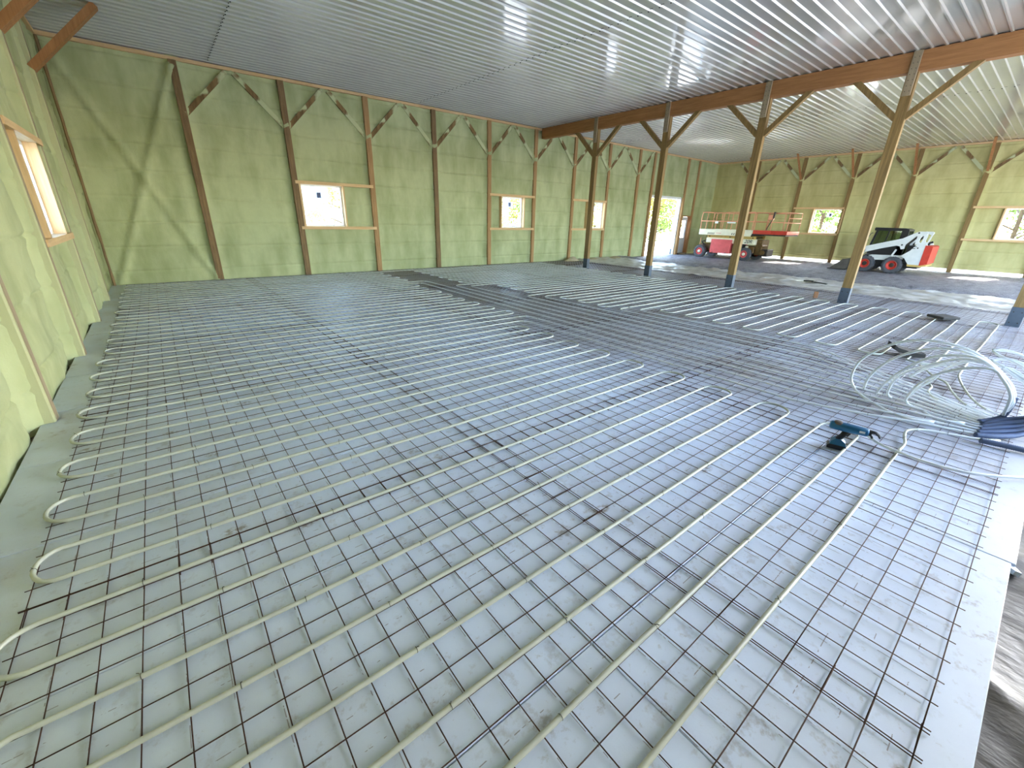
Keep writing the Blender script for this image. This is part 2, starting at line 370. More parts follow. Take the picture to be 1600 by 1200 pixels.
# ------------------------------------------------------------------ walls of spray foam
def wall(name, fn, s0, s1, posts, openings, ridges=(), mat='foam', z0=-0.25, z1=H+0.03, step=0.07, seed=0.0, amp=1.0, pillow=0.0):
    """fn(s, z, d) -> world point, d is how far the foam stands into the room"""
    ss = [s0 + (s1-s0)*i/int((s1-s0)/step) for i in range(int((s1-s0)/step)+1)]
    zs = [z0, z1]
    for k in range(-1, 9):
        for o_ in (-0.075, -0.040, -0.016, 0.0, 0.016, 0.040, 0.075, 0.14, 0.21, 0.31, 0.41, 0.48):
            q = 0.33+0.62*k+o_
            if z0+0.02 < q < z1-0.02: zs.append(q)
    zs.sort()
    for a, b, c, d in openings:
        for lst, vals in ((ss, (a, b)), (zs, (c, d))):
            for q in vals:
                if lst[0]+EPS < q < lst[-1]-EPS:
                    lst[:] = [t for t in lst if abs(t-q) > 0.03 or t in (lst[0], lst[-1])]; lst.append(q); lst.sort()
    fixed = set()
    for a, b, c, d in openings:
        for q in (a, b): fixed.add(('s', round(q, 5)))
    vs = []; idx = {}
    def depth(s, z):
        d = 0.035*noise.noise((s*1.1+seed, z*0.8, 1.3)) + 0.018*noise.noise((s*3.1, z*2.6+seed, 4.2)) + 0.006*noise.noise((s*9, z*9, seed))
        d *= amp
        if pillow:
            q = min(abs(s-p) for p in posts); d += pillow*(1-math.exp(-((q-0.1)/0.35)**2)) - 0.05*math.exp(-((q-0.20)/0.07)**2)
            v_ = z*0.9 + s*0.35*(1 if int(abs(s)/2.44) % 2 else -1) + 0.25*noise.noise((s*0.6, z*0.6, seed)); v_ = abs(v_ % 1.0-0.5); d -= 0.03*math.exp(-(v_/0.045)**2)*min(1, q/0.35)
        g = (z - 0.33 + 0.01*noise.noise((s*0.8, z, 9.0))) % 0.62
        g = min(g, 0.62-g); d += (-0.020*math.exp(-(g/0.020)**2) + 0.012*math.exp(-((g-0.055)/0.035)**2))*(0.45+0.55*noise.noise((s*0.35+seed, z*1.7, 6.0))+0.3)
        for p in posts:
            q = abs(s-p)
            if q < 0.6: d += 0.07*math.exp(-(max(0, q-0.085)/(0.05+0.02*noise.noise((p, z*2, seed))))**2) - 0.010*math.exp(-((q-0.27)/0.07)**2)
        for (a, b, c, e, hgt, wd) in ridges:
            L2 = (c-a)**2+(e-b)**2; t = ((s-a)*(c-a)+(z-b)*(e-b))/L2
            if -0.05 < t < 1.05:
                q = abs((s-a)*(e-b)-(z-b)*(c-a))/math.sqrt(L2)
                d += hgt*math.exp(-(q/wd)**4)
        return d
    for j, z in enumerate(zs):
        for i, s in enumerate(ss):
            inside_edge = any(a-EPS <= s <= b+EPS and c-EPS <= z <= d+EPS for a, b, c, d in openings)
            vs.append(fn(s, z, -0.01 if inside_edge else depth(s, z)))
    fs = []; n = len(ss)
    for j in range(len(zs)-1):
        for i in range(n-1):
            cs = (ss[i]+ss[i+1])/2; cz = (zs[j]+zs[j+1])/2
            if any(a < cs < b and c < cz < d for a, b, c, d in openings): continue
            fs.append((j*n+i, j*n+i+1, (j+1)*n+i+1, (j+1)*n+i))
    me = bpy.data.meshes.new(name); me.from_pydata(vs, [], fs); me.materials.append(M[mat])
    for p in me.polygons: p.use_smooth = True
    return tag(link(name, me), kind='structure')

BP = [1.20+2.438*i for i in range(9)]                      # back wall post positions
BPX = BP + [22.03, 25.45, 26.66]
RP = [12.83, 10.40, 7.97, 5.55, 3.12, 0.70, -1.72]         # right wall posts
LP = [12.79, 10.40, 8.00, 5.52, 3.09, 0.66, -1.77]         # left wall posts
WB = [(3.78, 5.05, 1.50, 2.73), (11.60, 12.80, 1.50, 2.73), (16.95, 18.18, 1.50, 2.73)]
ROLL = (22.12, 25.36, -0.1, 3.20); MAN = (25.60, 26.56, 0.02, 2.22)
WR = [(7.98, 9.36, 1.50, 2.75), (0.80, 2.08, 1.50, 2.78)]
WL = [(8.55, 9.90, 1.50, 2.76)]
rid = []
for i, p in enumerate(BP):
    if i: rid.append((p-0.07, 4.25, p-1.15, 5.36, 0.065, 0.10))
    rid.append((p+0.07, 4.25, p+1.15, 5.36, 0.065, 0.10))
rid += [(-1.0, 5.05, 1.10, 0.12, 0.07, 0.075), (1.06, 5.05, -0.98, 0.12, 0.085, 0.085)]
wall_back = wall('wall_back', lambda s, z, d: (s, YB-d, z), XL-0.15, XR+0.15, BPX, WB+[ROLL, MAN], rid, seed=0.0)
ridR = []
for p in RP:
    for sg in (-1, 1): ridR.append((p+sg*0.07, 4.25, p+sg*1.15, 5.36, 0.065, 0.10))
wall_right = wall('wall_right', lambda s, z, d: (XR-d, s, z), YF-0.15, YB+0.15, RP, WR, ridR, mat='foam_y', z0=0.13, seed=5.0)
wall_left = wall('wall_left', lambda s, z, d: (XL+d, s, z), YF-0.15, YB+0.15, LP, WL, [], seed=9.0, amp=1.6, pillow=0.025)
fo = [(a, b, -0.1, t) for a, b, t in ADDED_FRONT_DOORS]
wall_front = wall('wall_front', lambda s, z, d: (s, YF+d, z), XL-0.15, XR+0.15, [], fo, [], step=0.2, seed=3.0)

# ------------------------------------------------------------------ floor, ground, ceiling
fl = MB().box(XL-0.2, XR+0.05, YF-0.2, YB+0.15, -0.30, -0.075).build('floor', M['earth']); tag(fl, kind='structure')
gd = MB().box(-80, 120, -90, 110, -0.6, -0.14).build('ground_outside', M['yard']); tag(gd, kind='structure', label='sunlit pale yard ground around the building')
# foam boards 1.22 x 2.44 m laid over the floor
bx = [-1.225, 1.215, 3.655, 6.095, 8.535, 10.975, 13.415, 15.855, 16.15]
by = [-0.375 + 1.22*i for i in range(14)]; by[13] = 15.33
proto = {}
for i in range(len(bx)-1):
    for j in range(len(by)-1):
        y0 = by[j] - (0.018 if j == 0 and i >= 2 else 0.0)
        wx = bx[i+1]-bx[i]-0.005; wy = by[j+1]-y0-0.005; key = (round(wx, 3), round(wy, 3))
        if key not in proto: proto[key] = MB().bbox(0, wx, 0, wy, -0.05, 0, 0.003).mesh('foam_board', M['board'])
        link('foam_board', proto[key], fl, (bx[i], y0, -0.003*random.random()))
# broken corner flake on the near edge
me = MB().prism([(0, 0), (0.07, 0.005), (0.09, 0.035), (0.03, 0.05), (0.0, 0.03)], lambda u, v, a: (u, v, a), 0, 0.03).mesh('foam_chip', M['board'])
tag(link('foam_chip', me, None, (3.60, -0.42, -0.045), (0.2, 0.1, 0.4)), 'small broken white foam chip at the notch in the near board edge', 'foam scrap')

def sheet(name, x0, x1, y0, y1, nx, ny, zf, mat):
    vs = []; fs = []
    for j in range(ny+1):
        for i in range(nx+1):
            x = x0+(x1-x0)*i/nx; y = y0+(y1-y0)*j/ny; vs.append((x, y, zf(x, y)))
    for j in range(ny):
        for i in range(nx):
            a = j*(nx+1)+i; fs.append((a, a+1, a+nx+2, a+nx+1))
    me = bpy.data.meshes.new(name); me.from_pydata(vs, [], fs); me.materials.append(mat)
    for p in me.polygons: p.use_smooth = True
    return link(name, me)
def zfar(x, y):
    n = noise.noise((x*1.6, y*0.9, 2.0)); n2 = noise.noise((x*4.0, y*2.2, 7.0)); r = 1-abs(noise.noise((x*1.1+3, y*0.8, 5.0)))*2
    return -0.035 + 0.03*n + 0.022*n2 + 0.05*max(0, r)**3 + 0.03*max(0, 1-abs(noise.noise((x*2.3, y*1.9, 11.0)))*3)**2 + (0.05 if y > 13.6 else 0)*min(1, (y-13.6))
pf = sheet('plastic_sheet', 15.95, 19.35, -2.7, 15.24, 60, 240, zfar, M['film'])
tag(pf, 'wrinkled dusty pale plastic sheet between foam boards and dark gravel', 'plastic sheet')
def znear(x, y):
    u = (x*0.35+y*1.0); r = 1-abs(noise.noise((x*0.8, y*2.6+0.6*noise.noise((x*1.3, y, 3)), 1.0)))*2
    return -0.058 + 0.05*max(0, r)**4 + 0.012*noise.noise((x*3, y*6, 2))
pn = sheet('plastic_sheet', -1.05, 15.9, -2.8, -0.33, 420, 90, znear, M['film_d'])
tag(pn, 'crumpled dark grey plastic sheet along the near foam board edge', 'plastic sheet')
def zgrav(x, y):
    e = 19.15 + 0.12*noise.noise((y*0.7, 1, 1)) + 0.06*noise.noise((y*2.7, 4, 1)); t = x-e
    ramp = max(0.0, min(1.0, t/0.45)); ramp = ramp*ramp*(3-2*ramp)
    crest = 0.10*math.exp(-((t-0.75)/0.55)**2) if t > 0 else 0
    return -0.07 + 0.055*ramp + crest + ramp*(0.025*noise.noise((x*0.9, y*0.9, 0)) + 0.014*noise.noise((x*4.5, y*4.5, 3)) + 0.012*noise.noise((x*13, y*13, 6)))
gv = sheet('gravel', 18.95, 29.6, -2.9, 15.6, 230, 400, zgrav, M['gravel'])
tag(gv, 'dark loose gravel bed along the right side under the machines', 'gravel', kind='stuff')

cl = MB().box(XL-0.3, XR+0.3, YF-0.3, YB+0.3, H+0.03, H+0.25).build('ceiling', M['steel']); tag(cl, kind='structure')
cx = [-1.30, 1.92, 7.83, 13.78, 18.6, 23.1, 27.6, 29.25]
P4 = 0.2286
for i in range(len(cx)-1):
    prof = []
    for k in range(4):
        y = k*P4
        prof += [(y, 0), (y+0.080, 0), (y+0.096, -0.026), (y+0.124, -0.026), (y+0.140, 0)]
    prof.append((4*P4+0.004, 0))
    L = cx[i+1]-cx[i]+0.03
    vs = []
    for u in (0, L): vs += [(u, y, z) for y, z in prof]
    n = len(prof); fs = [(k, k+1, n+k+1, n+k) for k in range(n-1)]
    me = bpy.data.meshes.new('ceiling_panel'); me.from_pydata(vs, [], fs); me.materials.append(M['steel'])
    for j in range(21):
        link('ceiling_panel', me, cl, (cx[i], YF-0.3+j*4*P4, H-0.007*(i % 2)))
for xs in (cx[1], cx[2], cx[4], cx[6]):
    m = MB()
    for j in range(80):
        yy = YF-0.3+j*P4+0.11
        m.cyl((xs+0.015, yy, H-0.045), (xs+0.015, yy, H-0.02), 0.014, 6); m.box(xs+0.006, xs+0.020, yy-0.09, yy+0.02, H-0.0125, H-0.009)
    o = m.build('seam_screws', M['dark_steel'], cl); o['kind'] = 'stuff'
# boards where the walls meet the ceiling
for nme, b in (('trim_1', (XL, XR, YB-0.10, YB+0.02, 5.375, H-0.02)), ('trim_2', (XR-0.10, XR+0.02, YF, YB-0.101, 5.375, H-0.02)), ('trim_3', (XL-0.02, XL+0.10, YF, YB-0.101, 5.375, H-0.02))):
    tag(MB().box(*b).build(nme, M['pine_x' if nme == 'trim_1' else 'pine_y']), kind='structure')

# ------------------------------------------------------------------ wall posts with knee braces
ORD = ['first', 'second', 'third', 'fourth', 'fifth', 'sixth', 'seventh', 'eighth', 'ninth', 'tenth', 'eleventh', 'twelfth']
def post_timber(mat):
    m = MB()
    for k in (-1, 0, 1): m.bbox(k*0.056-0.0275, k*0.056+0.0275, -0.14 + (0.004 if k else 0), 0.06, -0.05, 5.376, 0.003)
    return m.mesh('timber', M[mat])
PT = post_timber('treated_z'); PT2 = post_timber('tan_z'); PT3 = post_timber('column_z')
BR = {}
for sg in (-1, 1):
    BR[sg] = MB().bar((sg*0.05, -0.06, 4.22), (sg*1.13, -0.06, 5.34), 0.12, 0.07, (0, 1, 0)).mesh('brace', M['foamed'])
NB = ['right of the sprayed cross braces', 'left of the largest window', 'right of the largest window', 'between two windowless bays',
      'left of the second window', 'right of the second window', 'left of the third window', 'right of the third window', 'between window and roll-up door']
for i, x in enumerate(BP):
    r = empty('wall_post', (x, YB, 0), '%s back wall timber post from left corner, %s' % (ORD[i], NB[i]), 'post', 'posts along the back wall')
    link('timber', (PT, PT, PT2, PT, PT2, PT2, PT2, PT2, PT2)[i], r)
    for sg in (-1, 1):
        if i == 0 and sg < 0: continue
        link('brace', BR[sg], r)
for x, lb in ((22.03, 'timber jamb post left of the roll-up door opening on the back wall'), (25.45, 'timber post between roll-up door opening and grey entry door'), (26.66, 'timber post right of the grey entry door on the back wall')):
    r = empty('wall_post', (x, YB, 0), lb, 'post', 'posts along the back wall'); link('timber', PT2, r)
KB = MB().bar((0, -0.10, 4.22), (0, -1.42, 5.44), 0.04, 0.09, (1, 0, 0)).mesh('knee_brace', M['lvl_z'])
NR = ['behind the scissor lift', 'left of the lift window', 'right of the lift window', 'behind the skid steer cab', 'between skid steer and last window', 'right of the last window', 'nearest the front wall']
for i, y in enumerate(RP):
    r = empty('wall_post', (XR, y, 0), '%s right wall timber post from far corner, %s' % (ORD[i], NR[i]), 'post', 'posts along the right wall')
    r.rotation_euler = (0, 0, -math.pi/2)
    link('timber', PT3, r)
    for sg in (-1, 1): link('brace', BR[sg], r)
    link('knee_brace', KB, r)
PTL = MB(); PTL.bbox(-0.085, 0.085, -0.135, 0.06, -0.05, 5.376, 0.012); PTL = PTL.mesh('timber', M['coat'])
PBF = MB().bbox(-0.045, 0.045, -0.1395, -0.134, -0.05, 5.37, 0.002).mesh('bare_face', M['grey_z'])
KBL = MB().bar((0, -0.10, 4.24), (0, -1.24, 5.44), 0.11, 0.22, (1, 0, 0)).mesh('knee_brace', M['lvl_z'])
NL = ['next to the back corner', 'beyond the window', 'on the window\'s near side', 'first this side of the window', 'nearest the viewer', 'behind the viewer', 'by the front wall']
for i, y in enumerate(LP):
    r = empty('wall_post', (XL, y, 0), '%s left wall foam-coated post from back corner, %s' % (ORD[i], NL[i]), 'post', 'posts along the left wall')
    r.rotation_euler = (0, 0, math.pi/2)
    link('timber', PTL, r); link('bare_face', PBF, r)
    if i in (0, 1): link('knee_brace', KBL, r)

r = empty('corner_post', (XL+0.10, YB-0.14, 0), 'dark rough timber strip standing in the back left corner', 'post')
m = MB(); m.tube([(XL+0.10+0.012*noise.noise((k*0.9, 1, 1)), YB-0.14, -0.05+k*0.27) for k in range(21)], 0.03, 6, rs=[0.030+0.012*noise.noise((k*1.3, 5, 1)) for k in range(21)])
m.build('timber', M['treated_z'], r)
# ------------------------------------------------------------------ windows and doors
def window(name, fr, a, b, z0, z1, ha, hb, sticker, latch):
    """fr(s, d, z): d is depth outward from the post faces; opening a..b, header and sill run ha..hb"""
    def bx_(m, s0, s1, d0, d1, q0, q1):
        vs = [fr(s, d, z) for z in (q0, q1) for s, d in ((s0, d0), (s1, d0), (s1, d1), (s0, d1))]
        m.add(vs, [(0,3,2,1),(4,5,6,7),(0,1,5,4),(1,2,6,5),(2,3,7,6),(3,0,4,7)]); return m
    c = fr((a+b)/2, 0.25, z0)
    r = empty(name, c, kind='structure')
    horiz = 'x' if abs(fr(1, 0, 0)[0]-fr(0, 0, 0)[0]) > 0.5 else 'y'
    bx_(MB(), ha, hb, -0.03, 0.20, z1, z1+0.09).build('header', M['pine_'+horiz], r)
    bx_(MB(), ha, hb, -0.03, 0.20, z0-0.09, z0).build('sill', M['pine_'+horiz], r)
    for s0, s1 in ((a-0.05, a), (b, b+0.05)): bx_(MB(), s0, s1, -0.01, 0.20, z0, z1).build('jamb', M['pine_z'], r)
    m = MB(); f = 0.055
    for q in ((a, b, z0, z0+f), (a, b, z1-f, z1), (a, a+f, z0+f, z1-f), (b-f, b, z0+f, z1-f)): bx_(m, q[0], q[1], 0.135, 0.195, q[2], q[3])
    fo_ = m.build('frame', M['vinyl'], r)
    mid = (a+b)/2
    bx_(MB(), a+f, b-f, 0.162, 0.168, z0+f, z1-f).build('pane', M['glass'], r)
    if sticker:
        s0 = a+(b-a)*0.36; st = bx_(MB(), s0, s0+0.26, 0.158, 0.161, z1-0.40, z1-0.19).build('sticker', M['sticker'], r)
        bx_(MB(), s0+0.03, s0+0.15, 0.1555, 0.158, z1-0.37, z1-0.22).build('print', M['sticker_b'], st)
    if latch:
        s0 = a+(b-a)*0.70; bx_(MB(), s0, s0+0.05, 0.10, 0.15, z0+0.01, z0+0.13).build('latch', M['vinyl'], r)
    return r
fb = lambda s, d, z: (s, YB-0.13+d, z)
frr = lambda s, d, z: (XR-0.13+d, s, z)
fll = lambda s, d, z: (XL+0.13-d, s, z)
window('window_1', fb, *WB[0], 3.64+0.0, 6.08, True, True)
window('window_2', fb, *WB[1], 10.96, 13.40, True, True)
window('window_3', fb, *WB[2], 15.83, 18.27, True, False)
window('window_4', frr, *WR[0], 7.97, 10.40, True, False)
window('window_5', frr, *WR[1], 0.70, 3.12, True, False)
window('window_6', fll, *WL[0], 8.00, 10.40, False, True)
# roll-up door opening: white jamb tracks and the raised door above it
r = empty('door_1', ((ROLL[0]+ROLL[1])/2, YB, 0), kind='structure')
MB().box(ROLL[1]-0.10, ROLL[1]+0.01, YB-0.02, YB+0.22, -0.1, 3.20).build('jamb', M['vinyl'], r)
MB().box(ROLL[0]-0.01, ROLL[0]+0.10, YB-0.02, YB+0.22, -0.1, 3.20).build('jamb', M['vinyl'], r)
MB().box(ROLL[0]-0.05, ROLL[1]+0.05, YB-0.02, YB+0.22, 3.18, 3.30).build('header', M['vinyl'], r)
MB().box(ROLL[1]-0.16, ROLL[1]-0.12, YB+0.10, YB+0.16, 0.0, 0.32).build('track_bracket', M['bracket'], r)
r = empty('door_2', ((MAN[0]+MAN[1])/2, YB, 0), kind='structure')
a, b, z0, z1 = MAN
d = MB(); d.box(a+0.02, b-0.02, YB+0.06, YB+0.11, z0+0.02, 0.98); d.box(a+0.02, a+0.17, YB+0.06, YB+0.11, 0.98, 2.0); d.box(b-0.17, b-0.02, YB+0.06, YB+0.11, 0.98, 2.0); d.box(a+0.02, b-0.02, YB+0.06, YB+0.11, 2.0, z1-0.02)
leaf_ = d.build('door_leaf', M['door'], r)
MB().box(a+0.17, b-0.17, YB+0.08, YB+0.09, 0.98, 2.0).build('pane', M['glass'], leaf_)
g = MB(); g.box((a+b)/2-0.012, (a+b)/2+0.012, YB+0.065, YB+0.10, 0.98, 2.0)
for k in (1, 2, 3): g.box(a+0.17, b-0.17, YB+0.065, YB+0.10, 0.98+k*0.255-0.012, 0.98+k*0.255+0.012)
g.build('glazing_bars', M['door'], leaf_)
MB().tube([(a+0.09, YB+0.06, 1.0), (a+0.09, YB+0.0, 1.0), (a+0.19, YB-0.005, 1.0)], 0.014, 8).build('door_handle', M['dark_steel'], leaf_)
fm = MB(); fm.box(a-0.06, a, YB-0.14, YB+0.15, 0, z1+0.06); fm.box(b, b+0.06, YB-0.14, YB+0.15, 0, z1+0.06); fm.box(a, b, YB-0.14, YB+0.15, z1, z1+0.06)
fm.build('door_frame', M['lvl_z'], r)
MB().box(a-0.02, b+0.02, YB-0.22, YB+0.1, -0.04, 0.07).build('threshold', M['dark_steel'], r)
# frames of the added daylight openings behind the camera
for i, (a, b, t) in enumerate(ADDED_FRONT_DOORS):
    r = empty('door_%d' % (i+3), ((a+b)/2, YF, 0), kind='structure')
    for s0, s1 in ((a-0.06, a), (b, b+0.06)): MB().box(s0, s1, YF-0.1, YF+0.12, -0.05, t+0.06).build('jamb', M['vinyl'], r)
    MB().box(a, b, YF-0.1, YF+0.12, t, t+0.06).build('header', M['vinyl'], r)

# ------------------------------------------------------------------ roof beam and columns
XC = 13.81
bm_ = MB()
for k in range(3): bm_.bbox(13.70+k*0.075, 13.70+k*0.075+0.0735, YF, 15.30, 5.065, H-0.022, 0.003)
tag(bm_.build('roof_beam', M['lvl_y'], base=(XC, 6, 5.065)), 'long laminated brown timber roof beam running above the columns', 'beam')
CY = [12.28, 9.27, 6.25, 3.23, 0.21]
NC = ['farthest roof column, nearest the back wall', 'second roof column from back wall, before the roll-up door', 'third roof column from back wall, before the scissor lift',
      'fourth roof column from back wall, before the loader bucket', 'nearest roof column, cut off by right picture edge']
CM = {}
m = MB()
for k in (-1, 0, 1): m.bbox(-0.095+0.0, 0.05, k*0.067-0.033, k*0.067+0.033, 0.0, 5.06, 0.003)
CM['post'] = m.mesh('post', M['column_z'])
m = MB(); m.bbox(-0.150, -0.097, -0.075, 0.075, 4.62, H-0.02, 0.004); CM['splice_board'] = m.mesh('splice_board', M['grey_z'])
m = MB(); m.bbox(-0.103, 0.058, -0.108, 0.108, -0.055, 0.40, 0.004); CM['foot_bracket'] = m.mesh('foot_bracket', M['bracket'])
m = MB()
for zz in (0.08, 0.30):
    for yy in (-0.06, 0.06): m.cyl((-0.115, yy, zz), (-0.102, yy, zz), 0.012, 8)
CM['bolts'] = m.mesh('bolts', M['dark_steel'])
m = MB()
for k in range(7):
    for yy in (-0.04, 0.035): m.cyl((-0.155, yy, 4.70+k*0.105), (-0.149, yy, 4.70+k*0.105), 0.008, 6)
CM['nails'] = m.mesh('nails', M['dark_steel'])
for sg in (-1, 1): CM['brace', sg] = MB().bar((-0.02, sg*0.08, 4.20), (-0.02, sg*1.06, 5.10), 0.12, 0.12, (1, 0, 0)).mesh('brace', M['column_z'])
for i, y in enumerate(CY):
    r = empty('roof_column', (XC, y, 0), 'timber %s' % NC[i], 'column', 'columns under the roof beam')
    link('post', CM['post'], r); sp = link('splice_board', CM['splice_board'], r); link('nails', CM['nails'], sp)
    ft = link('foot_bracket', CM['foot_bracket'], r); link('bolts', CM['bolts'], ft)
    for sg in (-1, 1): link('brace', CM['brace', sg], r)

# ------------------------------------------------------------------ welded wire mesh sheets
G = 0.1524; WR_ = 0.0027
GX0, GY0 = -0.909, -0.222
ROWN = ['nearest', 'second', 'third', 'fourth', 'fifth', 'back']
COLN = ['along the left wall', 'second from left wall', 'third from left wall', 'fourth from left wall', 'fifth from left wall', 'sixth from left wall, at columns', 'narrow strip beyond the columns']
mesh_cache = {}
def wire_sheet(nx, ny, v):
    key = (nx, ny, v)
    if key in mesh_cache: return mesh_cache[key]
    rnd = random.Random(v*31+nx); m = MB(); tl = 0.026
    zx = lambda u, q: 0.0038 + 0.0055*(0.5+0.5*noise.noise((u*1.5+v*7, q*1.5, 2.0)))
    for k in range(nx):                       # wires along Y
        x = k*G + rnd.uniform(-0.003, 0.003); pts = []
        for j in range(0, 2*ny-1, 6):
            y = j*G/2; pts.append((x+rnd.uniform(-0.002, 0.002), y, zx(x, y)))
        pts[0] = (pts[0][0], -tl, pts[0][2]); pts.append((x, (ny-1)*G+tl, zx(x, ny*G)))
        m.tube(pts, WR_, 5)
    for k in range(ny):                       # wires along X
        y = k*G + rnd.uniform(-0.003, 0.003); pts = []
        for j in range(0, 2*nx-1, 6):
            x = j*G/2; pts.append((x, y+rnd.uniform(-0.002, 0.002), zx(x, y)+2*WR_))
        pts[0] = (-tl, pts[0][1], pts[0][2]); pts.append(((nx-1)*G+tl, y, zx(nx*G, y)+2*WR_))
        m.tube(pts, WR_, 5)
    me = m.mesh('wire_mesh_sheet', M['wire'], True); mesh_cache[key] = me; return me
for i in range(7):
    for j in range(6):
        nx = 20 if i < 6 else 4; ny = 20 if j < 5 else 12
        me = wire_sheet(nx, ny, (i*5+j*3) % 4)
        o = link('wire_mesh_sheet', me, None, (GX0+i*18*G+random.uniform(0.0, 0.012)*(i > 0), GY0+j*18*G+random.uniform(0, 0.012)*(j > 0), 0.004*((i+j) % 2) + 0.001))
        tag(o, 'rusty wire mesh sheet, %s row from viewer, %s' % (ROWN[j], COLN[i]), 'wire mesh', 'wire mesh sheets over the floor')

# ------------------------------------------------------------------ heating pipes
PR = 0.0125; PZ = 0.030
rowy = lambda j: 0.385 + 0.305*j
def wob(x, y, k=0.014): return k*noise.noise((x*0.55, y*3.1, 4.4)) + 0.4*k*noise.noise((x*1.7, y*5.0, 1.4))
def row_pts(xa, xb, y):
    n = max(2, int(abs(xb-xa)/0.32)); return [Vector((xa+(xb-xa)*i/n, y+wob(xa+(xb-xa)*i/n, y), PZ+0.002*noise.noise((xa+(xb-xa)*i/n, y, 8)))) for i in range(n+1)]
def uturn(x, ya, yb, sg, ext):
    """U-bend from row ya to row yb at x, bulging sg*ext"""
    out = []; c = (ya+yb)/2; r_ = (yb-ya)/2
    for k in range(1, 12):
        a = math.pi*k/12; out.append(Vector((x+sg*ext*math.sin(a)**0.9, c-r_*math.cos(a)*(1+0.10*math.sin(a)), PZ + 0.006*math.sin(a))))
    return out
def serp(j0, j1, xl, xr, first, jit=0.05):
    """rows j0..j1; first = -1 starts running left"""
    pts = []; dr = first
    for j in range(j0, j1+1):
        rr = random.Random(j*17+int(xl*10)); xa, xb = (xr-0.15, xl+0.15) if dr < 0 else (xl+0.15, xr-0.15)
        pts += row_pts(xa, xb, rowy(j))
        if j < j1:
            pts += uturn(xb, rowy(j), rowy(j+1), dr, 0.15+rr.uniform(-0.015, jit))
        dr = -dr
    return pts
def bend(p, q, r_, n=6):
    """quarter arc between travel p->corner->q is made by Catmull-Rom instead"""
    return [Vector(p), Vector(q)]
TX = [5.28, 5.59, 5.88, 6.17, 6.46, 6.78, 7.11, 7.43, 7.78, 8.09]
ENDP = [(5.80, 0.02), (5.88, 0.03), (5.97, 0.03), (6.05, 0.03), (6.12, 0.03), (6.20, 0.03), (6.28, 0.02), (6.34, 0.0), (6.40, -0.03), (6.46, -0.06)]
def strip(k, ytop):
    """straight lead from the far turn (y = ytop) towards the sleeves"""
    x = TX[k]; pts = []; y = ytop; ystart = 1.25 + 0.10*k if k else 1.45
    n = max(2, int((ytop-ystart)/0.4))
    for i in range(n+1):
        yy = ytop+(ystart-ytop)*i/n; pts.append(Vector((x+wob(yy, x, 0.018), yy, PZ)))
    ex, ey = ENDP[k]
    ctrl = [pts[-1]-Vector((0, -0.4, 0)), pts[-1], Vector((x+(ex-x)*0.30, ystart*0.60+0.02*k, PZ+0.012)), Vector((x+(ex-x)*0.66, ystart*0.30, PZ+0.02)), Vector((ex, ey, PZ+0.012)), Vector((ex+0.10, ey-0.13, PZ+0.012))]
    sm = smooth_path(ctrl, 0.08)
    k0 = next(i for i, q in enumerate(sm) if q.y <= pts[-1].y + 1e-4)
    return pts[:-1] + sm[k0:]
def turn_in(xrow, yrow, k, sg):
    """from a row end (heading sg along X) round a corner onto strip lead k"""
    x = TX[k]
    return smooth_path([(xrow, yrow, PZ), (x-sg*0.16, yrow+0.0, PZ), (x-sg*0.045, yrow-0.045, PZ), (x, yrow-0.16, PZ), (x, yrow-0.35, PZ)], 0.05)
def circuit(pts, label, mat='pipe', group='heating pipe circuits on the mesh', ties=True, every=0.62, name='heating_pipe'):
    base = tuple(Vector(pts[0])*1.0); base = (base[0], base[1], 0)
    # drop doubled points
    q = [pts[0]]
    for p in pts[1:]:
        if (Vector(p)-Vector(q[-1])).length > 0.004: q.append(p)
    o = MB().tube(q, PR, 8).build(name, M[mat], base=base, smooth=True); tag(o, label, 'heating pipe', group)
    o.data.materials.append(M['pipe_w'])             # long leads: same pipe, their brighter light painted as white
    for pg in o.data.polygons:
        i = pg.index//8
        if i < len(q)-1 and max(q[i][0], q[i+1][0]) > 5.24 and abs(q[i+1][1]-q[i][1]) > abs(q[i+1][0]-q[i][0])*0.8 and q[i][0] < 8.15: pg.material_index = 1
    if ties:
        m = MB(); acc = 0.2
        for a, b in zip(q, q[1:]):
            a = Vector(a); b = Vector(b); acc += (b-a).length
            if acc > every and abs((b-a).normalized().x) + abs((b-a).normalized().y) > 0.9:
                acc = random.uniform(-0.1, 0.1); d_ = (b-a).normalized(); sd_ = d_.cross(Vector((0, 0, 1))).normalized()
                ring = [a + sd_*math.cos(t)*(PR+0.0012) + Vector((0, 0, 1))*math.sin(t)*(PR+0.0012) - Vector((0, 0, 0.0)) for t in [math.pi*2*u/8 for u in range(9)]]
                m.tube(ring, 0.0014, 4)
                tip = a + Vector((0, 0, PR)); sw = sd_*random.uniform(-1, 1)+d_*random.uniform(-0.6, 0.6)
                m.tube([tip, tip+sw*0.008+Vector((0, 0, 0.010)), tip+sw*0.020+Vector((0, 0, 0.013))], 0.0019, 4)
        if m.v:
            t_ = m.build('tie_wires', M['tie'], o, base=base); t_['kind'] = 'stuff'
    return o
